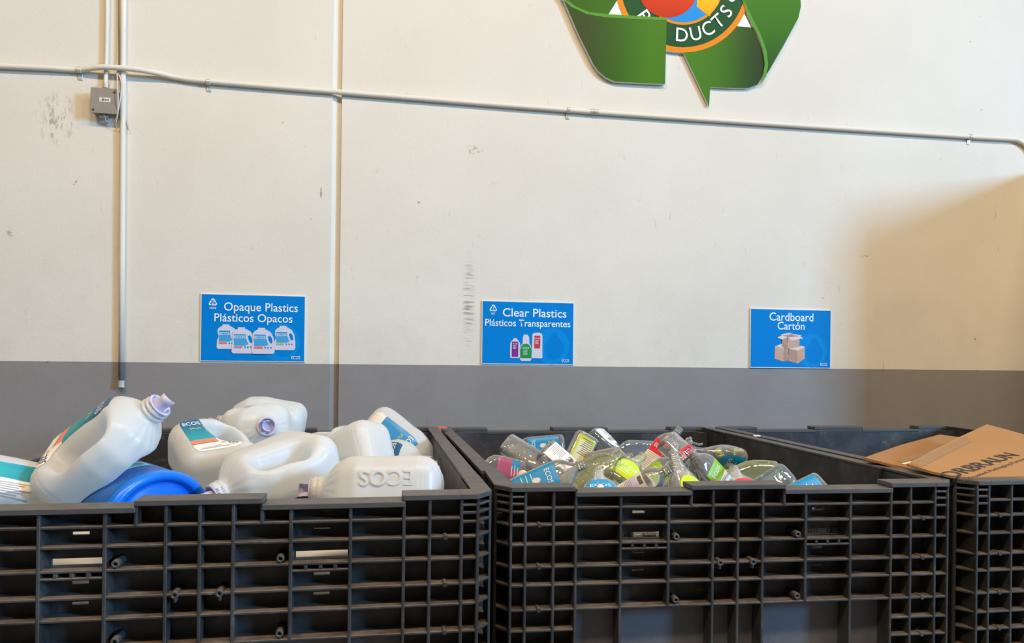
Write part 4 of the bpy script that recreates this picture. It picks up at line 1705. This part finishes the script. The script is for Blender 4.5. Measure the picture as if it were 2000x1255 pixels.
bottle('greenish clear bottle showing its round base, lime label behind it', 'spray', 1228, 918, 2.42, (.52, .30, -.80), (.35, .80, .5), 'green', 'lime')
bottle('clear bottle with only a blue arched label showing above the front rim', 'spray', 1172, 956, 2.14, (.06, .35, -.93), (-.06, .88, .42), 'clear', 'blue')
bottle('clear bottle with lilac barcode wrap at the middle of the front rim', 'round', 1256, 946, 2.12, (.76, .52, .25), (-.25, .45, .85), 'clear', 'lilac', 'lilac')
bottle('clear bottle with red and white label leaning up at the back', 'dish', 1290, 884, 2.62, (.64, .74, -.15), (-.50, .46, .72), 'clear', 'red_white')
bottle('clear bottle with a red band, its open neck pointing down right', 'hand', 1332, 888, 2.50, (.66, -.62, .42), (.35, .50, .78), 'clear', 'strip')
bottle('clear bottle with leaf green and white label below the red and white one', 'dish', 1283, 934, 2.24, (.78, .60, -.1), (-.35, .50, .80), 'clear', 'lime_white')
bottle('clear bottle with bright lime arched label at the front rim', 'spray', 1336, 944, 2.10, (-.10, .66, -.72), (.45, .55, .70), 'clear', 'lime')
bottle('clear bottle with leaf green label slanting down right of the lime arched one', 'dish', 1388, 927, 2.18, (-.64, .66, .3), (.30, .42, .85), 'clear', 'lime_white')
bottle('large greenish clear bottle lying at the right front, unlabelled', 'spray', 1455, 930, 2.30, (-.98, .06, .12), (.0, .35, .93), 'green')
bottle('clear bottle with only a red arched label showing above the front rim', 'spray', 1451, 954, 2.06, (.03, .35, -.93), (.0, .88, .42), 'clear', 'red')
bottle('clear trigger spray bottle lying at the back right', 'spray', 1400, 890, 2.82, (-.94, .24, .2), (.0, -.55, .83), 'clear', 'blue', None, 'trigger')
bottle('small clear bottle end at the far right of the heap', 'hand', 1500, 952, 2.14, (-.82, -.40, .3), (.1, .6, .8), 'blue')
bottle('clear bottle with a blue label tipping over the front rim, furthest right', 'dish', 1548, 978, 2.02, (-.85, -.35, .2), (.1, .7, .7), 'clear', 'blue')
bottle('clear bottle lying behind the white oval label bottle along the back', 'dish', 1246, 880, 3.10, (-.97, .06, .1), (0, .4, .9), 'blue')
bottle('unlabelled clear bottle between the barcode bottle and the lime label', 'hand', 1190, 900, 2.62, (.9, .2, .2), (-.1, .6, .8), 'grey')
bottle('clear bottle seen through the left hand slot of the middle container', 'hand', 0, 0, 0, (1, .06, .1), (0, .1, 1), 'clear', 'white', pos=Vector((.66, 1.94, RIM - .145)))
bottle('clear bottle seen through the right hand slot of the middle container', 'dish', 0, 0, 0, (1, .02, .05), (0, .1, 1), 'clear', 'white', pos=Vector((1.215, 1.91, RIM - .150)))
random.seed(21)
k = 0
for gy in range(6):
    for gx in range(5):
        x, y = .50 + gx * .215 + random.uniform(-.03, .03), 2.04 + gy * .20 + random.uniform(-.03, .03)
        a = random.uniform(0, 2 * PI)
        kind = random.choice(['dish', 'hand', 'spray', 'dish'])
        st = random.choice([None, None, 'blue', 'white', 'lime', None])
        bottle('clear bottle buried in the lower layers of the heap in the middle container', kind, 0, 0, 0, (math.cos(a), .05, math.sin(a)), (random.uniform(-.3, .3), .9, random.uniform(-.3, .3)), random.choice(['clear', 'grey', 'green']), st, pos=Vector((x, y, RIM - .19 + random.uniform(-.012, .012))))
        k += 1

# ------------------------------------------------------------------ flattened cardboard
M_CARD = cardboard('brown cardboard', (174, 132, 88))
M_CARD2 = cardboard('darker brown cardboard', (164, 123, 82))
M_TAPE = mat('brown packing tape', (150, 112, 76), .25, .6, .05, 30)
M_WTEAR = mat('torn white paper', (238, 232, 222), .7)


def sheet(label, px_poly, p, n, m, t=.007):
    c = Vector(p)
    root = empty('flattened_box', label, 'cardboard', 'flattened cardboard in the right container', c)
    n = Vector(n).normalized()
    pts = [hit(a, b, p, n) - c for a, b in px_poly]
    bm = bmesh.new()
    A = [bm.verts.new(q) for q in pts]
    B = [bm.verts.new(q - n * t) for q in pts]
    k = len(pts)
    bm.faces.new(A)
    bm.faces.new(B[::-1])
    for i in range(k):
        bm.faces.new((A[i], A[(i + 1) % k], B[(i + 1) % k], B[i]))
    obj('board', bm, m, root)
    return root, c, n


def strip(name, root, c, n, quad, p, m, lift=.0008):
    bm = bmesh.new()
    bm.faces.new([bm.verts.new(hit(a, b, p, n) - c + n * lift) for a, b in quad])
    return obj(name, bm, m, root)


pA, nA = (2.02, 1.90, RIM + .003), (0.03, -.13, 1)
shA, cA, nA = sheet('large flat cardboard sheet with dark printed brand lettering, nearest the rim', [(1772, 905), (1873, 853), (1928, 828), (2060, 864), (2180, 905), (2140, 928), (1886, 931), (1858, 928), (1820, 920)], pA, nA, M_CARD)
strip('packing_tape', shA, cA, nA, [(1778, 905), (1800, 912), (1898, 862), (1886, 852)], pA, M_TAPE)
# lettering printed on the sheet
a0, a1 = hit(1846, 931, pA, nA), hit(1978, 887, pA, nA)
xd = (a1 - a0).normalized()
yd = nA.cross(xd)
for nm, s_, up_, size, wd in (('printed_lettering', 'ORBRAUN', .0, .060, (a1 - a0).length), ('printed_tagline', 'A Trusted Packaging Partner', -.042, .018, (a1 - a0).length * .96)):
    me = text_mesh(s_, size, 'LEFT', .012 if up_ == 0 else 0, wd)
    o = obj(nm, me, M_INK, shA)
    q = a0 + yd * up_ + nA * .0012 - cA
    o.matrix_basis = Matrix(((xd.x, yd.x, nA.x, q.x), (xd.y, yd.y, nA.y, q.y), (xd.z, yd.z, nA.z, q.z), (0, 0, 0, 1)))
pB, nB = (1.80, 2.30, RIM + .006), (.10, -.10, 1)
shB, cB, nB = sheet('flat cardboard piece lying under the lettered sheet, further left', [(1688, 893), (1760, 868), (1835, 848), (1872, 853), (1915, 862), (1900, 900), (1800, 918), (1740, 906)], pB, nB, M_CARD2)
strip('packing_tape', shB, cB, nB, [(1752, 900), (1764, 904), (1880, 862), (1866, 858)], pB, M_TAPE)
strip('torn_paper', shB, cB, nB, [(1760, 905.5), (1766, 907.5), (1783, 902), (1778, 901)], pB, M_WTEAR, .0014)

# bits of tape stuck on the rims
M_REDT, M_PINKT = mat('red tape', (214, 92, 72), .5), mat('pink tape', (232, 150, 176), .5)


def rim_tape(root, quad, z, m, name='tape_strip'):
    bm = bmesh.new()
    inv = root.matrix_basis.inverted()
    ps = [inv @ hit(a, b, (0, 0, z), (0, 0, 1)) for a, b in quad]
    A = [bm.verts.new(q + Vector((0, 0, .0012))) for q in ps]
    B = [bm.verts.new(q) for q in ps]
    bm.faces.new(A)
    bm.faces.new(B[::-1])
    for i in range(4):
        bm.faces.new((A[i], A[(i + 1) % 4], B[(i + 1) % 4], B[i]))
    obj(name, bm, m, root)


rim_tape(BIN_L, [(853, 832.5), (870, 832.5), (874, 836), (857, 836)], RIM_L, M_REDT)
rim_tape(BIN_R, [(1700, 901), (1722, 901), (1734, 904.5), (1710, 905)], RIM, M_PINKT)
rim_tape(BIN_R, [(1470, 850), (1484, 850), (1486, 852), (1474, 852)], RIM, M_WTEAR)
# ------------------------------------------------------------------ light
def area(name, loc, target, sx, sy, power, rgb):
    l = bpy.data.lights.new(name, 'AREA')
    l.shape = 'RECTANGLE'
    l.size, l.size_y = sx, sy
    l.energy = power
    l.color = rgb
    o = bpy.data.objects.new(name, l)
    COL.objects.link(o)
    o.location = loc
    o.rotation_euler = (Vector(target) - Vector(loc)).to_track_quat('-Z', 'Y').to_euler()
    return o


# warm strip lamps under the roof, and daylight through the high dock door on the right
for x in (-2.2, 0.8, 3.8):
    area('ceiling_lamp', (x, -1.0, 6.2), (x, 1.2, 0), 1.6, 0.5, 178, (1.0, 0.76, 0.50))
area('dock_door_daylight', (19.3, -9.5, 6.9), (-0.8, 3.4, 1.0), 3.0, 5.0, 5600, (0.275, 0.60, 1.0))
w = bpy.data.worlds.new('world')
scene.world = w
w.use_nodes = True
bg = w.node_tree.nodes['Background']
bg.inputs[0].default_value = (1.0, 0.90, 0.76, 1)
bg.inputs[1].default_value = 0.16

scene.view_settings.view_transform = 'Standard'
scene.view_settings.look = 'None'
scene.view_settings.gamma = 1
scene.view_settings.use_curve_mapping = False
scene.view_settings.exposure = 0.0
scene.cycles.transparent_max_bounces = 32
scene.cycles.max_bounces = 16
scene.cycles.diffuse_bounces = 12
scene.cycles.transmission_bounces = 12
